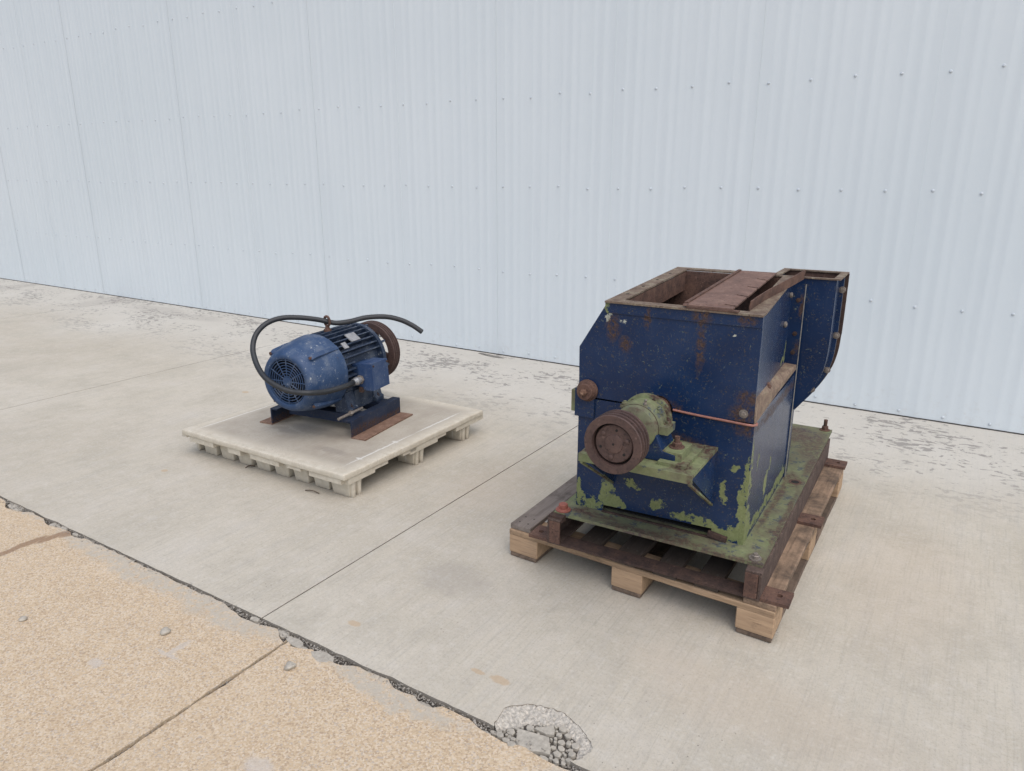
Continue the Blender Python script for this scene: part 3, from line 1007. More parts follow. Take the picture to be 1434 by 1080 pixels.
# rusty lining seen through the mouth
quadplate('inner_lining', [(-.505, .035, .945), (-.505, .75, .945), (-.505, .75, .865), (-.505, .035, .865)], (-.006, 0, 0), RU, up, tilt)
quadplate('inner_lining', [(-.60, .748, .6), (-.06, .748, .6), (-.06, .748, .945), (-.52, .748, .945)], (0, -.004, 0), RU, up, tilt)
quadplate('inner_lining', [(-.0125, .02, .6), (-.053, .70, .6), (-.053, .70, .945), (-.0125, .02, .945)], (-.003, 0, 0), RU, up, tilt)
quadplate('inner_lining', [(-.64, .012, .6), (-.02, .012, .6), (-.02, .012, .945), (-.545, .012, .945)], (0, -.003, 0), RU, up, tilt)
quadplate('inner_lining', [(-.645, .02, .70), (-.645, .74, .70), (-.54, .74, .87), (-.54, .02, .87)], (.003, 0, -.002), RUD, up, tilt)
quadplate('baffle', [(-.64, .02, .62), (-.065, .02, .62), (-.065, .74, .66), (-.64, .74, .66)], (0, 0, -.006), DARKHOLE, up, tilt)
# mouth flange frame
FL = m_rust('mouth_flange_worn', (.165, .122, .09), (.09, .06, .046), (.25, .225, .165))
box('mouth_flange', (-.562, -.012, .9495), (-.003, .034, .956), FL, up, .0012, tilt)
box('mouth_flange', (-.562, .0345, .9495), (-.505, .7525, .956), FL, up, .0012, tilt)
box('mouth_flange', (-.562, .753, .9495), (-.143, .797, .956), FL, up, .0012, tilt)
quadplate('mouth_flange', [(-.058, .0345, .9495), (-.003, .0345, .9495), (-.043, .7525, .9495), (-.095, .7525, .9495)], (0, 0, .0065), FL, up, tilt)
for y in (.14, .30, .46, .62):
    bm = bmesh.new()
    add_lathe(bm, [(0, .0065), (.0008, .0065)], (-.535, y, .956), (0, 0, 1), 12)
    obj('flange_hole', bm, DARKHOLE, up, xf=tilt)
box('front_angle_leg', (-.562, -.0055, .912), (-.004, -.0012, .949), BL_UP, up, .001, tilt)
# loose rusty cover sheet lying on the mouth
cv = bmesh.new()
N = 14
sl = {.17: 1, .36: 1, .55: 1, .72: 1}
ptsc = [(-.275, -.004), (-.105, -.004)]
for y in (.03, .20, .37, .54):
    ptsc += [(-.105 - .02 * y, y + .0), (-.145 - .02 * y, y + .004), (-.145 - .02 * y, y + .016), (-.105 - .02 * y, y + .020)]
ptsc += [(-.118, .735), (-.285, .745)]
add_prism(cv, ptsc, 'w', .9575, .9635)
def warp(v):
    q = tilt(v)
    q.z += .012 * math.sin(max(0, min(1, v.y / .74)) * PI) * 0 + .006 * math.sin((v.x + .28) * 18) + .004
    return q
RUC = m_rust('cover_rust', (.165, .10, .08), (.11, .068, .056), (.21, .135, .105), .7)
cover = obj('mouth_cover', cv, RUC, up, 0, None, warp)
box('cover_lip', (-.2745, .01, .968), (-.262, .73, .974), RU, cover, .001, tilt)
quadplate('front_strip', [(-.26, -.012, .9568), (-.085, -.014, .9568), (-.085, .012, .9568), (-.26, .012, .9568)], (0, 0, .004), RU, up, tilt)
# bent upright strip on the right of the mouth
bm = bmesh.new()
path = [(-.062, .04), (-.060, .12), (-.052, .25), (-.040, .36), (-.022, .52), (-.006, .70)]
vv = []
for x, y in path:
    h = .032 + .010 * y
    vv.append([bm.verts.new(p) for p in ((x - .002, y, .9558), (x + .002, y, .9558), (x + .006, y, .956 + h), (x + .002, y, .956 + h))])
for a, b in zip(vv, vv[1:]):
    for k in range(4):
        bm.faces.new((a[k], a[(k + 1) % 4], b[(k + 1) % 4], b[k]))
bm.faces.new(vv[0]); bm.faces.new(vv[-1][::-1])
bmesh.ops.recalc_face_normals(bm, faces=bm.faces)
obj('bent_strip', bm, RU, up, 0, None, tilt)
# joint angle between the halves on the right side
LEDGE = m_green('ledge_worn', .54, .42)
bm = bmesh.new()
lp = [[(-.006, .002, .672), (.0008, .002, .602), (.0012, .002, .578)], [(-.026, .35, .634), (.0012, .35, .603), (.0015, .35, .582)], [(-.046, .711, .600), (.002, .711, .597), (.002, .711, .577)]]
vv = [[bm.verts.new(p) for p in row] + [bm.verts.new((p[0] - .004, p[1], p[2] - .002)) for p in row[::-1]] for row in lp]
for a, b in zip(vv, vv[1:]):
    for k in range(6):
        bm.faces.new((a[k], b[k], b[(k + 1) % 6], a[(k + 1) % 6]))
bm.faces.new(vv[0]); bm.faces.new(vv[-1][::-1])
bmesh.ops.recalc_face_normals(bm, faces=bm.faces)
obj('joint_ledge', bm, m_rust('ledge_rust', (.21, .15, .11), (.10, .07, .055), (.26, .22, .15)), up, 0, None, tilt)
bolt('joint_bolt', (-.022, .25, .640), (.25, 0, 1), .012, .012, RU, up, xf=tilt)
bolt('side_bolt', (-.030, .55, .80), (1, 0, 0), .008, .006, STEEL, up, xf=tilt)
bolt('side_bolt', (-.035, .64, .90), (1, 0, 0), .007, .005, STEEL, up, xf=tilt)
bolt('front_bolt', (-.039, -.001, .611), (0, -1, 0), .010, .010, STEEL, up)
# casing flange that faces the front at the rear of the hopper
quadplate('scroll_flange', [(-.06, .7125, .122), (.0035, .7125, .122), (.0035, .7125, .963), (-.06, .7125, .963)], (0, .006, 0), BL_VOL, up)
box('flange_edge', (.0037, .7115, .125), (.0062, .7195, .965), m_flat('bare_worn_edge', (.27, .26, .235), .5, .3, .45, 60), up, .0005)
for w in (.90, .76, .68):
    bolt('flange_bolt', (-.018, .7125, w), (0, -1, 0), .006, .005, RUD, up)
# scroll of the blower with upward outlet
sc = bpy.data.objects.new('scroll_casing', None)
C.objects.link(sc)
sc.parent = mach
SP = [(.110, .985), (.110, .80), (.109, .72), (.105, .65), (.093, .588), (.072, .535), (.040, .478), (.003, .428), (-.04, .372), (-.10, .325), (-.18, .285), (-.27, .268), (-.38, .28), (-.48, .325), (-.56, .40), (-.61, .50), (-.62, .60), (-.59, .71), (-.52, .80), (-.42, .86), (-.30, .89), (-.135, .90), (-.135, .985)]
SP = SP[:2] + [(q.x, q.y) for q in spline([(p_[0], p_[1], 0) for p_ in SP[1:22]], .014)][1:-1] + SP[21:]
NR = max(i for i, p_ in enumerate(SP) if p_[0] > -.12 and p_[1] < .5) + 1
prism('front_face', SP, 'v', .752, .759, BL_VOL, sc)
prism('rear_face', SP, 'v', 1.000, 1.007, BL_VOL, sc)
bm = bmesh.new()
rings = []
fine = []
for i in range(len(SP) - 1):
    fine.append(SP[i])
fine.append(SP[-1])
cxx, cww = -.25, .6
for p in fine:
    d = Vector((p[0] - cxx, p[1] - cww)).normalized() * .005
    rings.append([bm.verts.new(q) for q in ((p[0], .7595, p[1]), (p[0], .9995, p[1]), (p[0] - d.x, .9995, p[1] - d.y), (p[0] - d.x, .7595, p[1] - d.y))])
for a, b in zip(rings, rings[1:]):
    for k in range(4):
        bm.faces.new((a[k], a[(k + 1) % 4], b[(k + 1) % 4], b[k]))
bm.faces.new(rings[0]); bm.faces.new(rings[-1][::-1])
bmesh.ops.recalc_face_normals(bm, faces=bm.faces)
obj('rim_band', bm, BL_VOL, sc, 0, 30)
def rim_strip(name, y0, y1, off, m, i0, i1):
    bm = bmesh.new()
    rr = []
    for p in SP[i0:i1]:
        d = Vector((p[0] - cxx, p[1] - cww)).normalized()
        if p[1] > .72:
            d = Vector((1, 0))
        rr.append([bm.verts.new(q) for q in ((p[0] + d.x * .0005, y0, p[1] + d.y * .0005), (p[0] + d.x * off, y0, p[1] + d.y * off), (p[0] + d.x * off, y1, p[1] + d.y * off), (p[0] + d.x * .0005, y1, p[1] + d.y * .0005))])
    for a, b in zip(rr, rr[1:]):
        for k in range(4):
            bm.faces.new((a[k], a[(k + 1) % 4], b[(k + 1) % 4], b[k]))
    bm.faces.new(rr[0]); bm.faces.new(rr[-1][::-1])
    bmesh.ops.recalc_face_normals(bm, faces=bm.faces)
    return obj(name, bm, m, sc, 0, 30)
rim_strip('rim_flange', .7525, .762, .004, BL_VOL, 0, NR)
rim_strip('rim_flange', .885, .893, .016, BL_VOL, 0, NR)
rim_strip('rim_flange', .992, 1.006, .020, RUD, 0, NR)
for x, w in ((.122, .93), (.121, .735), (.102, .580), (.05, .485)):
    bolt('rim_bolt', (x, .885, w), (0, -1, 0), .009, .009, STEEL, sc)
box('outlet_flange', (-.14, .744, .9855), (.128, .766, .991), FL, sc, .001)
box('outlet_flange', (-.14, .984, .9855), (.128, 1.010, .991), FL, sc, .001)
box('outlet_flange', (.100, .7665, .9855), (.128, .9835, .991), FL, sc, .001)
box('outlet_flange', (-.14, .7665, .9855), (-.112, .9835, .991), FL, sc, .001)
quadplate('outlet_lining', [(-.13, .998, .75), (.104, .998, .75), (.104, .998, .985), (-.13, .998, .985)], (0, -.003, 0), RU, sc)
quadplate('outlet_lining', [(-.13, .761, .75), (.104, .761, .75), (.104, .761, .985), (-.13, .761, .985)], (0, .002, 0), RU, sc)
quadplate('outlet_lining', [(-.13, .765, .75), (.104, .765, .75), (.104, .99, .75), (-.13, .99, .75)], (0, 0, -.002), DARKHOLE, sc)
# rear pedestal carrying the far bearing
box('rear_pedestal', (-.50, 1.12, .1212), (-.18, 1.36, .46), GXR, mach, .004)
lathe('rear_bearing', [(0, .05), (.01, .075), (.15, .075), (.16, .05)], (HC, 1.16, HW - .03), (0, 1, 0), GX, mach)
box('rear_bracket', (-.16, 1.10, .1212), (-.05, 1.14, .2), RUD, mach, .003)

# bearing shelf with two gussets
sh = box('bearing_shelf', (-.515, -.292, .462), (-.115, -.0015, .474), GXR, mach, .0012)
box('shelf_edge', (-.515, -.300, .444), (-.115, -.2925, .474), GX, sh, .001)
for x in (-.123, -.507):
    prism('gusset_edge', [(-.2935, .4435), (-.0015, .2555), (-.0015, .2475), (-.2935, .4355)], 'u', x - .0055, x + .0055, GXR, sh)
    prism('gusset', [(-.2915, .4615), (-.0015, .4615), (-.0015, .256)], 'u', x - .004, x + .004, BL_LOW if x > -.3 else BL_LOW, sh)
box('shim_plate', (-.245, -.262, .4745), (-.15, -.045, .486), GXR, sh, .002)
# pillow block bearing
br = bpy.data.objects.new('bearing_housing', None)
C.objects.link(br)
br.parent = mach
YB0, YB1 = -.255, -.095
lathe('barrel', [(0, .042), (.004, .060), (.010, .074), (.030, .078), (.062, .078), (.066, .083), (.094, .083), (.098, .078), (.130, .077), (.150, .072), (.158, .058), (.160, .040)], (HC, YB0, HW), (0, 1, 0), GX, br, 40, 30)
pts = [(HC - .145, .4745), (HC + .145, .4745), (HC + .145, .505), (HC + .10, .512), (HC + .076, .565), (HC - .076, .565), (HC - .10, .512), (HC - .145, .505)]
prism('foot_casting', pts, 'v', -.235, -.115, BL_LOW, br, .004)
for s in (-1, 1):
    b_ = box('foot_pad', (HC + s * .125 - .04, -.232, .4865), (HC + s * .125 + .04, -.118, .514), GXR, br, .006)
    bolt('hold_bolt', (HC + s * .130, -.175, .514), (0, 0, 1), .017, .018, RU, br, .02)
for s in (-1, 1):
    bolt('cap_bolt', (HC + s * .062, -.175, .628), (0, 0, 1), .011, .014, GX, br, .004)
for s_ in (-1, 1):
    box('cap_ear', (min(HC + s_ * .074, HC + s_ * .108), -.212, HW - .016), (max(HC + s_ * .074, HC + s_ * .108), -.138, HW + .012), GX, br, .004)
    bolt('ear_bolt', (HC + s_ * .096, -.175, HW + .012), (0, 0, 1), .010, .012, GXR, br, .006)
lathe('rear_ring', [(0, .084), (.002, .090), (.016, .090), (.018, .084)], (HC, -.128, HW), (0, 1, 0), GXR, br, 36)
for k_ in range(6):
    a_ = k_ * PI / 3 + .2
    bolt('ring_bolt', (HC + .079 * math.cos(a_), -.128, HW + .079 * math.sin(a_)), (0, -1, 0), .006, .006, RUD, br, 0, False)
lathe('seal_line', [(0, .0792), (.003, .0792)], (HC, -.222, HW), (0, 1, 0), RUD, br, 40)
bm = bmesh.new()
add_lathe(bm, [(0, .006), (.008, .006), (.009, .004), (.016, .004), (.018, .005), (.020, .003)], (HC + .02, -.205, HW + .076), (.2, 0, 1), 10)
obj('grease_nipple', bm, STEEL, br, 0, 40)
lathe('shaft_collar', [(0, .036), (.001, .044), (.13, .044), (.131, .02)], (HC, -.098, HW), (0, 1, 0), RU, br, 28)
lathe('shaft', [(0, .024), (.6, .024)], (HC, -.405, HW), (0, 1, 0), RU, br, 20)
# grooved belt pulley
PR = .098
pu = bpy.data.objects.new('belt_pulley', None)
C.objects.link(pu)
pu.parent = mach
prof = [(0, .071), (.0, .072), (.0, PR - .002), (.002, PR)]
y = .004
for g in range(3):
    prof += [(y + .002, PR), (y + .0065, PR - .017), (y + .0125, PR - .017), (y + .016, PR)]
    y += .0205
prof += [(y + .003, PR), (y + .005, PR - .002), (y + .005, .071), (.0, .071)]
lathe('rim', prof, (HC, -.425, HW), (0, 1, 0), RUP, pu, 56, 30, False, False)
lathe('web', [(0, .002), (0, .0705), (.02, .0705)], (HC, -.395, HW), (0, 1, 0), DARKHOLE, pu, 40)
lathe('bushing', [(0, .010), (0, .024), (.001, .030), (.004, .032), (.004, .061), (.007, .064), (.02, .064)], (HC, -.417, HW), (0, 1, 0), RUP, pu, 40, 30, True, True)
lathe('shaft_end', [(0, .0095), (.002, .010), (.01, .010)], (HC, -.4165, HW), (0, 1, 0), RUD, pu, 16)
for k in range(6):
    a = k * PI / 3 + .35
    x, w = HC + .047 * math.cos(a), HW + .047 * math.sin(a)
    bm = bmesh.new()
    if k % 2:
        add_lathe(bm, [(0, .0045), (.002, .0045)], (x, -.4142, w), (0, 1, 0), 10)
        obj('bushing_hole', bm, DARKHOLE, pu)
    else:
        add_lathe(bm, [(0, .005), (.002, .0085), (.006, .009)], (x, -.4178, w), (0, 1, 0), 12)
        obj('bushing_screw', bm, RUP, pu, 0, 40)
bm = bmesh.new()
add_lathe(bm, [(0, .004), (.001, .004)], (HC, -.4178, HW), (0, 1, 0), 10)
obj('shaft_centre', bm, DARKHOLE, pu)
# hinge knob at the left and its bracket
hg = bpy.data.objects.new('hinge_pivot', None)
C.objects.link(hg)
hg.parent = mach
lathe('washer_stack', [(0, .014), (0, .030), (.006, .033), (.012, .030), (.014, .036), (.024, .038), (.026, .042), (.036, .042), (.038, .02)], (-.622, -.038, .607), (0, 1, 0), RU, hg, 32)
bolt('pivot_bolt', (-.622, -.037, .607), (0, -1, 0), .013, .014, m_rust('light_rust', (.19, .11, .075), (.09, .05, .035), (.24, .15, .10)), hg, .006, False)
box('hinge_plate', (-.672, -.010, .50), (-.592, -.0012, .610), BL_LOW, hg, .002)
box('hinge_leaf', (-.690, -.004, .515), (-.6725, .06, .60), m_green('hinge_green', .62, .62), hg, .002)
# red cord in the joint
bm = bmesh.new()
add_tube(bm, spline([(-.285, -.006, .585), (-.2, -.005, .580), (-.1, -.005, .577), (-.004, -.005, .575), (.003, .02, .5765)], .02), .0045, 8)
obj('gasket_cord', bm, PINK, mach, 0, 60)

# ------------------------------------------------------------------ plastic pallet
def m_plastic():
    k = NB('dirty_ivory_plastic')
    x, y, z = k.xyz()
    n1 = k.noise(5, 6, .7)
    n2 = k.noise(30, 5, .65)
    n3 = k.noise(130, 3, .6)
    col = k.mix(k.step(n2, .35, .7), (.48, .43, .345), (.55, .505, .42))
    # scuffed grey film on the flat deck, kept off the raised border
    ed = k.math('MINIMUM', k.math('MINIMUM', k.math('ADD', x, 1.21), k.math('MULTIPLY', x, -1)), k.math('MINIMUM', k.math('ADD', y, .05), k.math('SUBTRACT', 1.085, y)))
    top = k.math('MULTIPLY', k.step(z, .146, .1485), k.step(k.math('ADD', ed, k.math('MULTIPLY', k.math('SUBTRACT', n2, .5), .05)), .0, .10))
    dirt = k.mix(k.step(n1, .3, .7), (.30, .26, .21), (.40, .36, .30))
    col = k.mix(k.math('MULTIPLY', top, .86), col, dirt)
    st = k.noise(1, 4, .65, vec=k.scale((60, 5, 40)))
    col = k.mix(k.math('MULTIPLY', k.math('MULTIPLY', top, k.step(st, .52, .72)), .35), col, (.46, .43, .38))
    dk = k.patches([(-.55, .30, .15, .30, .05, .2), (-.75, .22, .13, .12, .03, .2), (-.28, .12, .13, .10, .03, .2)], .07, 8, 1.0)
    col = k.mix(k.math('MULTIPLY', dk, .45), col, (.20, .175, .15))
    wh = k.patches([(-.075, .28, .13, .006, .26, .2), (-.078, .78, .13, .007, .2, .2), (-.08, .12, .13, .02, .008, .2), (-.08, .40, .13, .02, .01, .2), (-.85, 1.0, .13, .3, .006, .2), (-1.17, .25, .13, .006, .3, .2)], .012, 20, .6)
    col = k.mix(k.math('MULTIPLY', wh, .7), col, (.66, .65, .61))
    sc_ = k.math('MULTIPLY', k.step(n3, .56, .68), k.step(n1, .42, .6))
    col = k.mix(k.math('MULTIPLY', sc_, .5), col, (.24, .19, .14))
    ground = k.math('MULTIPLY', k.step(z, .035, .0), k.step(n2, .3, .6))
    col = k.mix(k.math('MULTIPLY', ground, .55), col, (.20, .17, .135))
    return k.done(col, .62, k.bump(k.math('ADD', n2, n3), .002, .4), spec=.4)
PLM = m_plastic()
pp = thing('plastic_pallet', 'dirty ivory plastic pallet carrying the electric motor', 'pallet', (-2.432, 2.40, 0), 0.5)
bm = bmesh.new()
add_box(bm, (-1.245, -.082, .116), (.012, 1.108, .150))
es = [e for e in bm.edges]
bmesh.ops.bevel(bm, geom=es, offset=.009, segments=3, affect='EDGES', profile=.6)
bmesh.ops.subdivide_edges(bm, edges=[e for e in bm.edges if e.calc_length() > .5], cuts=40, use_grid_fill=True)
def wavy(v):
    n_ = Vector((mnoise.noise(v * 6), mnoise.noise(v * 6 + Vector((9, 0, 0))), mnoise.noise(v * 5 + Vector((0, 7, 0)))))
    m_ = mnoise.noise(v * 26)
    return v + Vector((n_.x * .003 + m_ * .0012, n_.y * .003 + m_ * .0012, n_.z * .0012))
obj('deck', bm, PLM, pp, 0, 60, wavy)
def foot(x0, x1, y0, y1, tp=.012):
    bm = bmesh.new()
    z0, z1 = 0.0005, .118
    lo = [(x0 + tp, y0 + tp), (x1 - tp, y0 + tp), (x1 - tp, y1 - tp), (x0 + tp, y1 - tp)]
    hi = [(x0, y0), (x1, y0), (x1, y1), (x0, y1)]
    a = [bm.verts.new((*p, z0)) for p in lo]
    b = [bm.verts.new((*p, z1)) for p in hi]
    fs = [bm.faces.new(a[::-1]), bm.faces.new(b)]
    for i in range(4):
        j = (i + 1) % 4
        fs.append(bm.faces.new((a[i], a[j], b[j], b[i])))
    bmesh.ops.recalc_face_normals(bm, faces=fs)
    return obj('foot', bm, PLM, pp, .008, 60, seg=3)
for r, (y0, y1) in enumerate(((-.030, .085), (.465, .585), (.905, 1.03))):
    for c in range(7):
        x1 = -.165 - c * .147
        foot(x1 - .122, x1, y0 + .012, y1)
    # end foot with upright ribs
    f = foot(-.150, -.012, y0, y1 - .012)
    for k in range(2):
        yy = y0 + .030 + k * .040
        bm = bmesh.new()
        add_lathe(bm, [(0.0005, .012), (.117, .017)], (-.018, yy, 0), (0, 0, 1), 12)
        obj('foot_rib', bm, PLM, f, 0, 50)
    foot(-1.245, -1.20, y0 + .012, y1 - .012)
# skirt under the border, stepped between the feet
for a, b, d in ((-1.19, -.985, .030), (-.86, -.76, .03), (-.68, -.46, .028), (-.40, -.30, .018), (-.24, -.02, .026), (-1.258, -1.215, .012)):
    bm = bmesh.new()
    add_box(bm, (a, -.074, .1165 - d), (b, -.024, .122))
    obj('skirt', bm, PLM, pp, .006, 60)
for a, b, d in ((-.05, .14, .030), (.14, .24, .016), (.36, .47, .018), (.42, .66, .030), (.66, .74, .014), (.84, 1.12, .026)):
    bm = bmesh.new()
    add_box(bm, (-.034, a, .1165 - d), (.006, b, .122))
    obj('skirt', bm, PLM, pp, .006, 60)
box('centre_beam', (-1.2, .30, .08), (-.06, .34, .1175), PLM, pp, .004)
box('centre_beam', (-1.2, .72, .08), (-.06, .76, .1175), PLM, pp, .004)

# ------------------------------------------------------------------ electric motor
def m_motor(name, a, b, dust=.5, dark=False):
    k = NB(name)
    n1 = k.noise(12, 5, .65)
    n2 = k.noise(55, 5, .65)
    n3 = k.noise(160, 3, .65)
    col = k.mix(k.step(n1, .3, .7), a, b)
    col = k.mix(k.math('MULTIPLY', k.step(n1, .46, .72), dust * .55), col, (.14, .155, .18))
    col = k.mix(k.math('MULTIPLY', k.math('MULTIPLY', k.step(n2, .6, .68), k.step(n1, .42, .56)), dust), col, (.33, .35, .36))
    col = k.mix(k.math('MULTIPLY', k.step(n3, .66, .72), dust), col, (.42, .43, .42))
    rs = k.math('MULTIPLY', k.step(k.noise(20, 5, .7, off=(7, 3, 2)), .62, .72), k.step(n2, .42, .56))
    col = k.mix(k.math('MULTIPLY', rs, .8), col, (.095, .062, .045))
    up_ = k.N.new('ShaderNodeNewGeometry')
    return k.done(col, .55, k.bump(k.math('ADD', n1, k.math('MULTIPLY', n2, .4)), .002, .5), spec=.45)
MB1 = m_motor('motor_blue', (.018, .044, .105), (.029, .064, .14), .85)
MB2 = m_motor('motor_fin_blue', (.010, .021, .046), (.018, .034, .070), .8)
MB3 = m_motor('motor_box_blue', (.015, .038, .105), (.022, .052, .13), .4)
MRAIL = m_paint('motor_rail_paint', (), [(.11, .3, .015, .05, .5, .025), (.11, .1, .03, .05, .15, .03), (-.46, .2, .02, .06, .3, .03)], .70, blue=((.010, .017, .038), (.016, .026, .055)), fleck=(.11, .085, .065), rough=.6)
RFL = m_rust('flange_rust', (.20, .12, .085), (.12, .07, .05), (.25, .165, .12))
PLATE = m_flat('worn_nameplate', (.36, .36, .37), .45, .5, .3)
BLACK = m_flat('black_rubber_conduit', (.020, .022, .025), .5, 0, .3, 60)
mot = thing('electric_motor', 'blue finned electric motor with rusty sheave and black conduit on plastic pallet', 'motor', (-2.8592, 2.7113, .1492), 8)
mot.scale = (.986, .986, .986)
AX, AW = -.172, .337
def ax_lathe(name, prof, m, parent, seg=48, sm=32, c0=True, c1=True):
    return lathe(name, prof, (AX, 0, AW), (0, 1, 0), m, parent, seg, sm, c0, c1)
# slide base
sb = bpy.data.objects.new('slide_base', None)
C.objects.link(sb)
sb.parent = mot
for s, x in ((1, .113), (-1, -.46)):
    box('rail_web', (min(x, x - s * .008), -.014, .0085), (max(x, x - s * .008), .474, .102), MRAIL, sb, .001)
    box('rail_flange', (min(x - s * .008, x + s * .088), -.016, .0012), (max(x - s * .008, x + s * .088), .476, .0083), RFL, sb, .001)
    box('rail_top', (min(x - s * .0085, x - s * .05), -.014, .094), (max(x - s * .0085, x - s * .05), .474, .1018), MRAIL, sb, .001)
box('cross_member', (-.409, .085, .045), (.062, .093, .1), MRAIL, sb, .001)
box('cross_member', (-.409, .0935, .0935), (.062, .165, .1), MRAIL, sb, .001)
box('cross_member', (-.409, .345, .045), (.062, .353, .1), MRAIL, sb, .001)
box('cross_member', (-.409, .3535, .0935), (.062, .425, .1), MRAIL, sb, .001)
# adjusting screw and hold-down bolts
bm = bmesh.new()
add_cyl(bm, (.062, -.060, .122), (.062, .16, .122), .008, 12)
obj('adjusting_screw', bm, STEEL, sb, 0, 40)
bolt('adjusting_nut', (.062, .06, .122), (0, -1, 0), .015, .018, STEEL, sb, 0, False)
for x in (-.345, .01):
    for y in (.125, .385):
        bolt('foot_bolt', (x, y, .128), (0, 0, 1), .013, .014, RUD, sb, .008)
# cast feet
for s in (-1, 1):
    pts = [(AX + s * .05, .20), (AX + s * .165, .245), (AX + s * .190, .135), (AX + s * .205, .126), (AX + s * .205, .1005), (AX + s * .10, .1005), (AX + s * .10, .13)]
    prism('motor_foot', pts, 'v', .09, .17, MB2, mot, .004)
    prism('motor_foot', pts, 'v', .345, .425, MB2, mot, .004)
    box('foot_web', (min(AX + s * .13, AX + s * .18), .1705, .1005), (max(AX + s * .13, AX + s * .18), .3445, .215), MB2, mot, .004)
# frame with fins
ax_lathe('stator_frame', [(.05, .15), (.052, .170), (.44, .170), (.442, .15)], MB2, mot)
bm = bmesh.new()
add_prism(bm, [(.07, .165), (.44, .165), (.435, .204), (.42, .209), (.09, .209), (.075, .204)], 'u', -.0042, .0042)
fin0 = None
for i in range(36):
    a = 2 * PI * (i + .5) / 36
    an = (math.degrees(a) + 360) % 360       # 0 = up, clockwise from above looking along +v
    if 150 < an < 210:
        continue
    short = 66 < an < 125
    if fin0 is None:
        fin0 = obj('cooling_fin', bm, MB2, mot, .001)
        f = fin0
    else:
        f = link_copy(fin0, mot)
    f.location = (AX, 0, AW)
    f.rotation_euler = (0, a, 0)
    if short:
        f.scale = (1, .26, 1)
        f.location.y = .06
# drive end bell
ax_lathe('end_bell', [(.442, .14), (.444, .204), (.470, .206), (.474, .198), (.500, .172), (.525, .135), (.545, .085), (.56, .070), (.562, .03)], MB2, mot)
for k in range(8):
    a = 2 * PI * (k + .3) / 8
    bm = bmesh.new()
    add_box(bm, (-.006, .474, .09), (.006, .52, .195))
    o = obj('bell_rib', bm, MB2, mot, .002)
    o.location = (AX, 0, AW)
    o.rotation_euler = (0, a, 0)
# fan cowl
cw = ax_lathe('fan_cowl', [(-.168, .125), (-.178, .128), (-.182, .136), (-.181, .148), (-.174, .159), (-.155, .170), (-.10, .186), (-.03, .201), (.03, .210), (.068, .213), (.082, .211), (.082, .206), (.03, .204), (-.10, .180), (-.16, .125), (-.168, .125)], MB1, mot, 56, 40, False, False)
bm = bmesh.new()
d, e1, e2 = frame_of((0, 1, 0))
for r in (.030, .045, .060, .075, .090, .105, .120):
    add_torus(bm, (AX, -.171, AW), (0, 1, 0), r, .0026, 36, 6)
for k in range(12):
    a = 2 * PI * k / 12
    e = e1 * math.cos(a) + e2 * math.sin(a)
    add_cyl(bm, Vector((AX, -.171, AW)) + e * .02, Vector((AX, -.171, AW)) + e * .129, .0028, 6)
add_lathe(bm, [(0, .024), (.003, .025), (.006, .025)], (AX, -.176, AW), (0, 1, 0), 20)
obj('fan_grille', bm, MB1, cw, 0, 45)
lathe('fan_hub', [(0, .03), (.05, .03)], (AX, -.14, AW), (0, 1, 0), DARKHOLE, cw, 20)
bm = bmesh.new()
for k in range(7):
    a = 2 * PI * k / 7
    e = e1 * math.cos(a) + e2 * math.sin(a)
    p0 = Vector((AX, -.13, AW)) + e * .065
    add_box(bm, p0 - Vector((.002, .0, .035)), p0 + Vector((.002, .05, .035)), Matrix.Rotation(math.atan2(e.x, e.z), 3, 'Y'))
obj('fan_blades', bm, DARKHOLE, cw)
ax_lathe('cowl_back', [(-.06, .02), (-.06, .17)], DARKHOLE, cw, 40, None, True, True)
for k in range(4):
    a = PI / 4 + k * PI / 2
    bm = bmesh.new()
    add_prism(bm, [(-.125, .160), (.078, .195), (.078, .219), (-.02, .216), (-.115, .205), (-.135, .194)], 'u', -.014, .014)
    o = obj('cowl_rib', bm, MB1, cw, .005, 50)
    o.location = (AX, 0, AW)
    o.rotation_euler = (0, a, 0)
    bm = bmesh.new()
    add_hex(bm, (0, -.128, .190), (0, -1, .1), .009, .010)
    o2 = obj('cowl_bolt', bm, RU, cw)
    o2.location = (AX, 0, AW)
    o2.rotation_euler = (0, a, 0)
# nameplates on the upper right flank
for (y0, y1, a0, hw) in ((.215, .300, 36, .030), (.125, .165, 46, .020)):
    bm = bmesh.new()
    add_box(bm, (-hw, y0, .2085), (hw, y1, .2135))
    o = obj('nameplate', bm, PLATE, mot, .001)
    o.location = (AX, 0, AW)
    o.rotation_euler = (0, R(a0), 0)
# lifting eye
ey = bpy.data.objects.new('lifting_eye', None)
C.objects.link(ey)
ey.parent = mot
bm = bmesh.new()
add_torus(bm, (AX, .195, .602), (.35, 1, 0), .027, .0075, 28, 10)
obj('eye_ring', bm, RU, ey, 0, 60)
lathe('eye_stem', [(0, .022), (.012, .022), (.014, .014), (.034, .011)], (AX, .195, .543), (0, 0, 1), RU, ey, 16)
# terminal box
tb = bpy.data.objects.new('terminal_box', None)
C.objects.link(tb)
tb.parent = mot
rt_ = Matrix.Rotation(R(-4), 3, 'Y')
box('box_neck', (-.02, .175, .245), (.045, .315, .37), MB3, tb, .006, None, rt_)
box('box_body', (.0455, .168, .232), (.085, .322, .382), MB3, tb, .008, None, rt_)
box('box_cover', (.0855, .166, .230), (.142, .324, .384), MB3, tb, .012, None, rt_)
for y in (.178, .312):
    for w in (.24, .372):
        bm = bmesh.new()
        add_cyl(bm, (.141, y, w), (.145, y, w), .006, 10)
        obj('cover_screw', bm, RUD, tb, 0, 40)
box('box_ear', (.05, .158, .215), (.075, .172, .245), RUD, tb, .004)
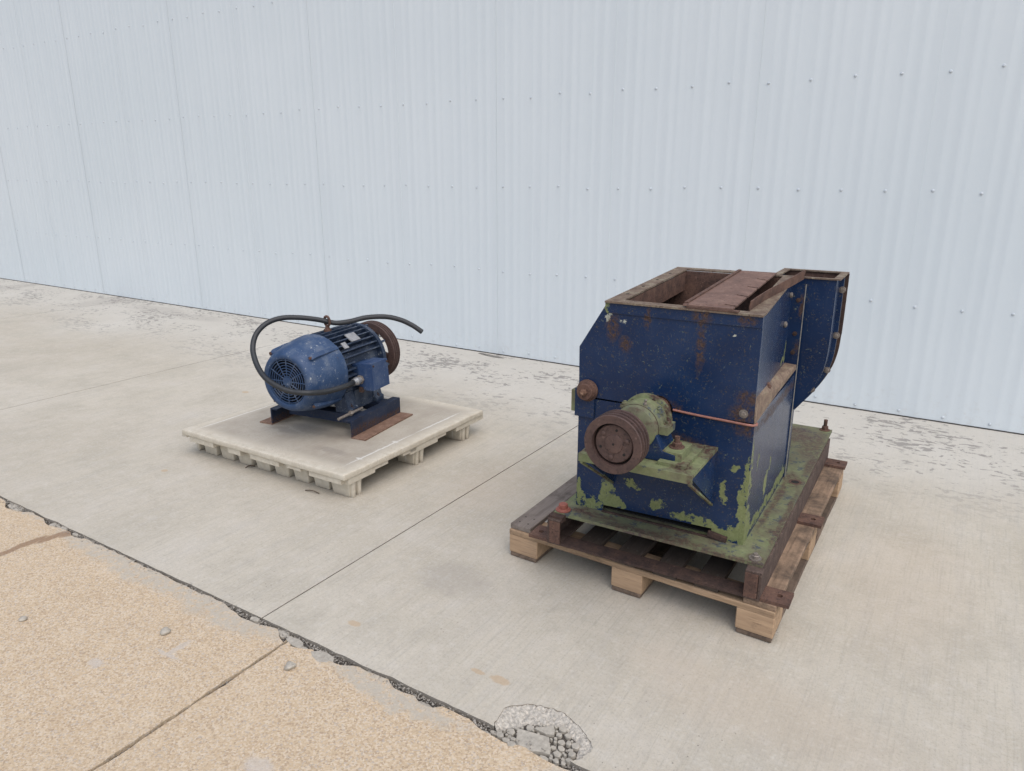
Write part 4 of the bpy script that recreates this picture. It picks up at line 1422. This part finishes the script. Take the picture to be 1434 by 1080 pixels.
# conduit with its connector
cn = bpy.data.objects.new('conduit_connector', None)
C.objects.link(cn)
cn.parent = mot
bm = bmesh.new()
add_hex(bm, (.060, .168, .290), (-.1, -1, -.05), .026, .014)
obj('lock_nut', bm, STEEL, cn)
CONN = m_flat('zinc_connector', (.42, .42, .42), .4, .7, .3)
bm = bmesh.new()
add_lathe(bm, [(0, .019), (.014, .019), (.016, .024), (.030, .024), (.032, .021), (.052, .019)], (.059, .155, .2895), (-.1, -1, -.05), 16)
obj('gland', bm, CONN, cn, 0, 30)
CP = [(.0545, .105, .287), (.07, 0, .293), (.043, -.12, .294), (.013, -.225, .312), (-.068, -.258, .318), (-.147, -.268, .337), (-.242, -.258, .373), (-.328, -.22, .425), (-.394, -.17, .497), (-.407, -.12, .568), (-.389, -.05, .617), (-.344, .02, .637), (-.28, .09, .632), (-.217, .15, .617), (-.171, .195, .600), (-.127, .225, .589), (-.065, .27, .596), (.005, .33, .613), (.094, .39, .614), (.169, .43, .595), (.231, .46, .562), (.285, .48, .523)]
path = spline(CP, .0035)
bm = bmesh.new()
add_tube(bm, path, lambda i: .0142 + (.0010 if i % 2 else -.0004), 14)
obj('conduit', bm, BLACK, mot, 0, 70)
bm = bmesh.new()
dd = (path[-1] - path[-4]).normalized()
add_lathe(bm, [(0, .0105), (.0015, .0105)], path[-1], dd, 14)
obj('conduit_mouth', bm, DARKHOLE, mot)
# drive sheave
sv = bpy.data.objects.new('drive_sheave', None)
C.objects.link(sv)
sv.parent = mot
SR = .186
prof = [(.585, .142), (.585, SR - .003), (.588, SR)]
y = .590
for g in range(3):
    prof += [(y + .001, SR), (y + .006, SR - .015), (y + .012, SR - .015), (y + .017, SR)]
    y += .020
prof += [(y + .002, SR), (y + .004, SR - .003), (y + .004, .142), (.585, .142)]
ax_lathe('rim', prof, RUP, sv, 64, 30, False, False)
ax_lathe('hub', [(.578, .02), (.578, .062), (.582, .066), (.655, .066), (.66, .05), (.66, .02)], RUP, sv, 36)
for k in range(4):
    a = 2 * PI * k / 4 + .25
    bm = bmesh.new()
    add_prism(bm, [(-.030, .06), (.030, .06), (.022, .10), (.026, .146), (-.026, .146), (-.022, .10)], 'v', .606, .632)
    o = obj('spoke', bm, RUP, sv, .005, 50)
    o.location = (AX, 0, AW)
    o.rotation_euler = (0, a, 0)
ax_lathe('motor_shaft', [(.55, .026), (.69, .026), (.692, .022)], STEEL, sv, 20)

# ------------------------------------------------------------------ small litter
LEAF = m_flat('dry_leaf', (.13, .10, .075), .8, 0, .4)
for (x, y, a, lab) in ((-3.19, 2.372, .9, 'curled dry leaf on the concrete by the middle feet of the plastic pallet'), (-2.66, 2.325, .1, 'thin dry stalk on the concrete by the corner foot of the plastic pallet')):
    bm = bmesh.new()
    n = 9
    vv = []
    for i in range(n):
        t = i / (n - 1)
        w = .009 * math.sin(t * PI) + .0012 if a > .5 else .003
        L = .05 if a > .5 else .09
        vv.append([bm.verts.new((L * (t - .5), s * w, .0025 + (.008 * math.sin(t * 3)) + abs(s) * .003 + z)) for s, z in ((-1, 0), (0, -.0015), (1, 0), (0, .0015))])
    for p, q in zip(vv, vv[1:]):
        for k in range(4):
            bm.faces.new((p[k], p[(k + 1) % 4], q[(k + 1) % 4], q[k]))
    bmesh.ops.recalc_face_normals(bm, faces=bm.faces)
    o = obj('dry_leaf' if a > .5 else 'dry_stalk', bm, LEAF)
    o.location = (x, y, 0)
    o.rotation_euler = (0, 0, a)
    tag(o, lab, 'litter')
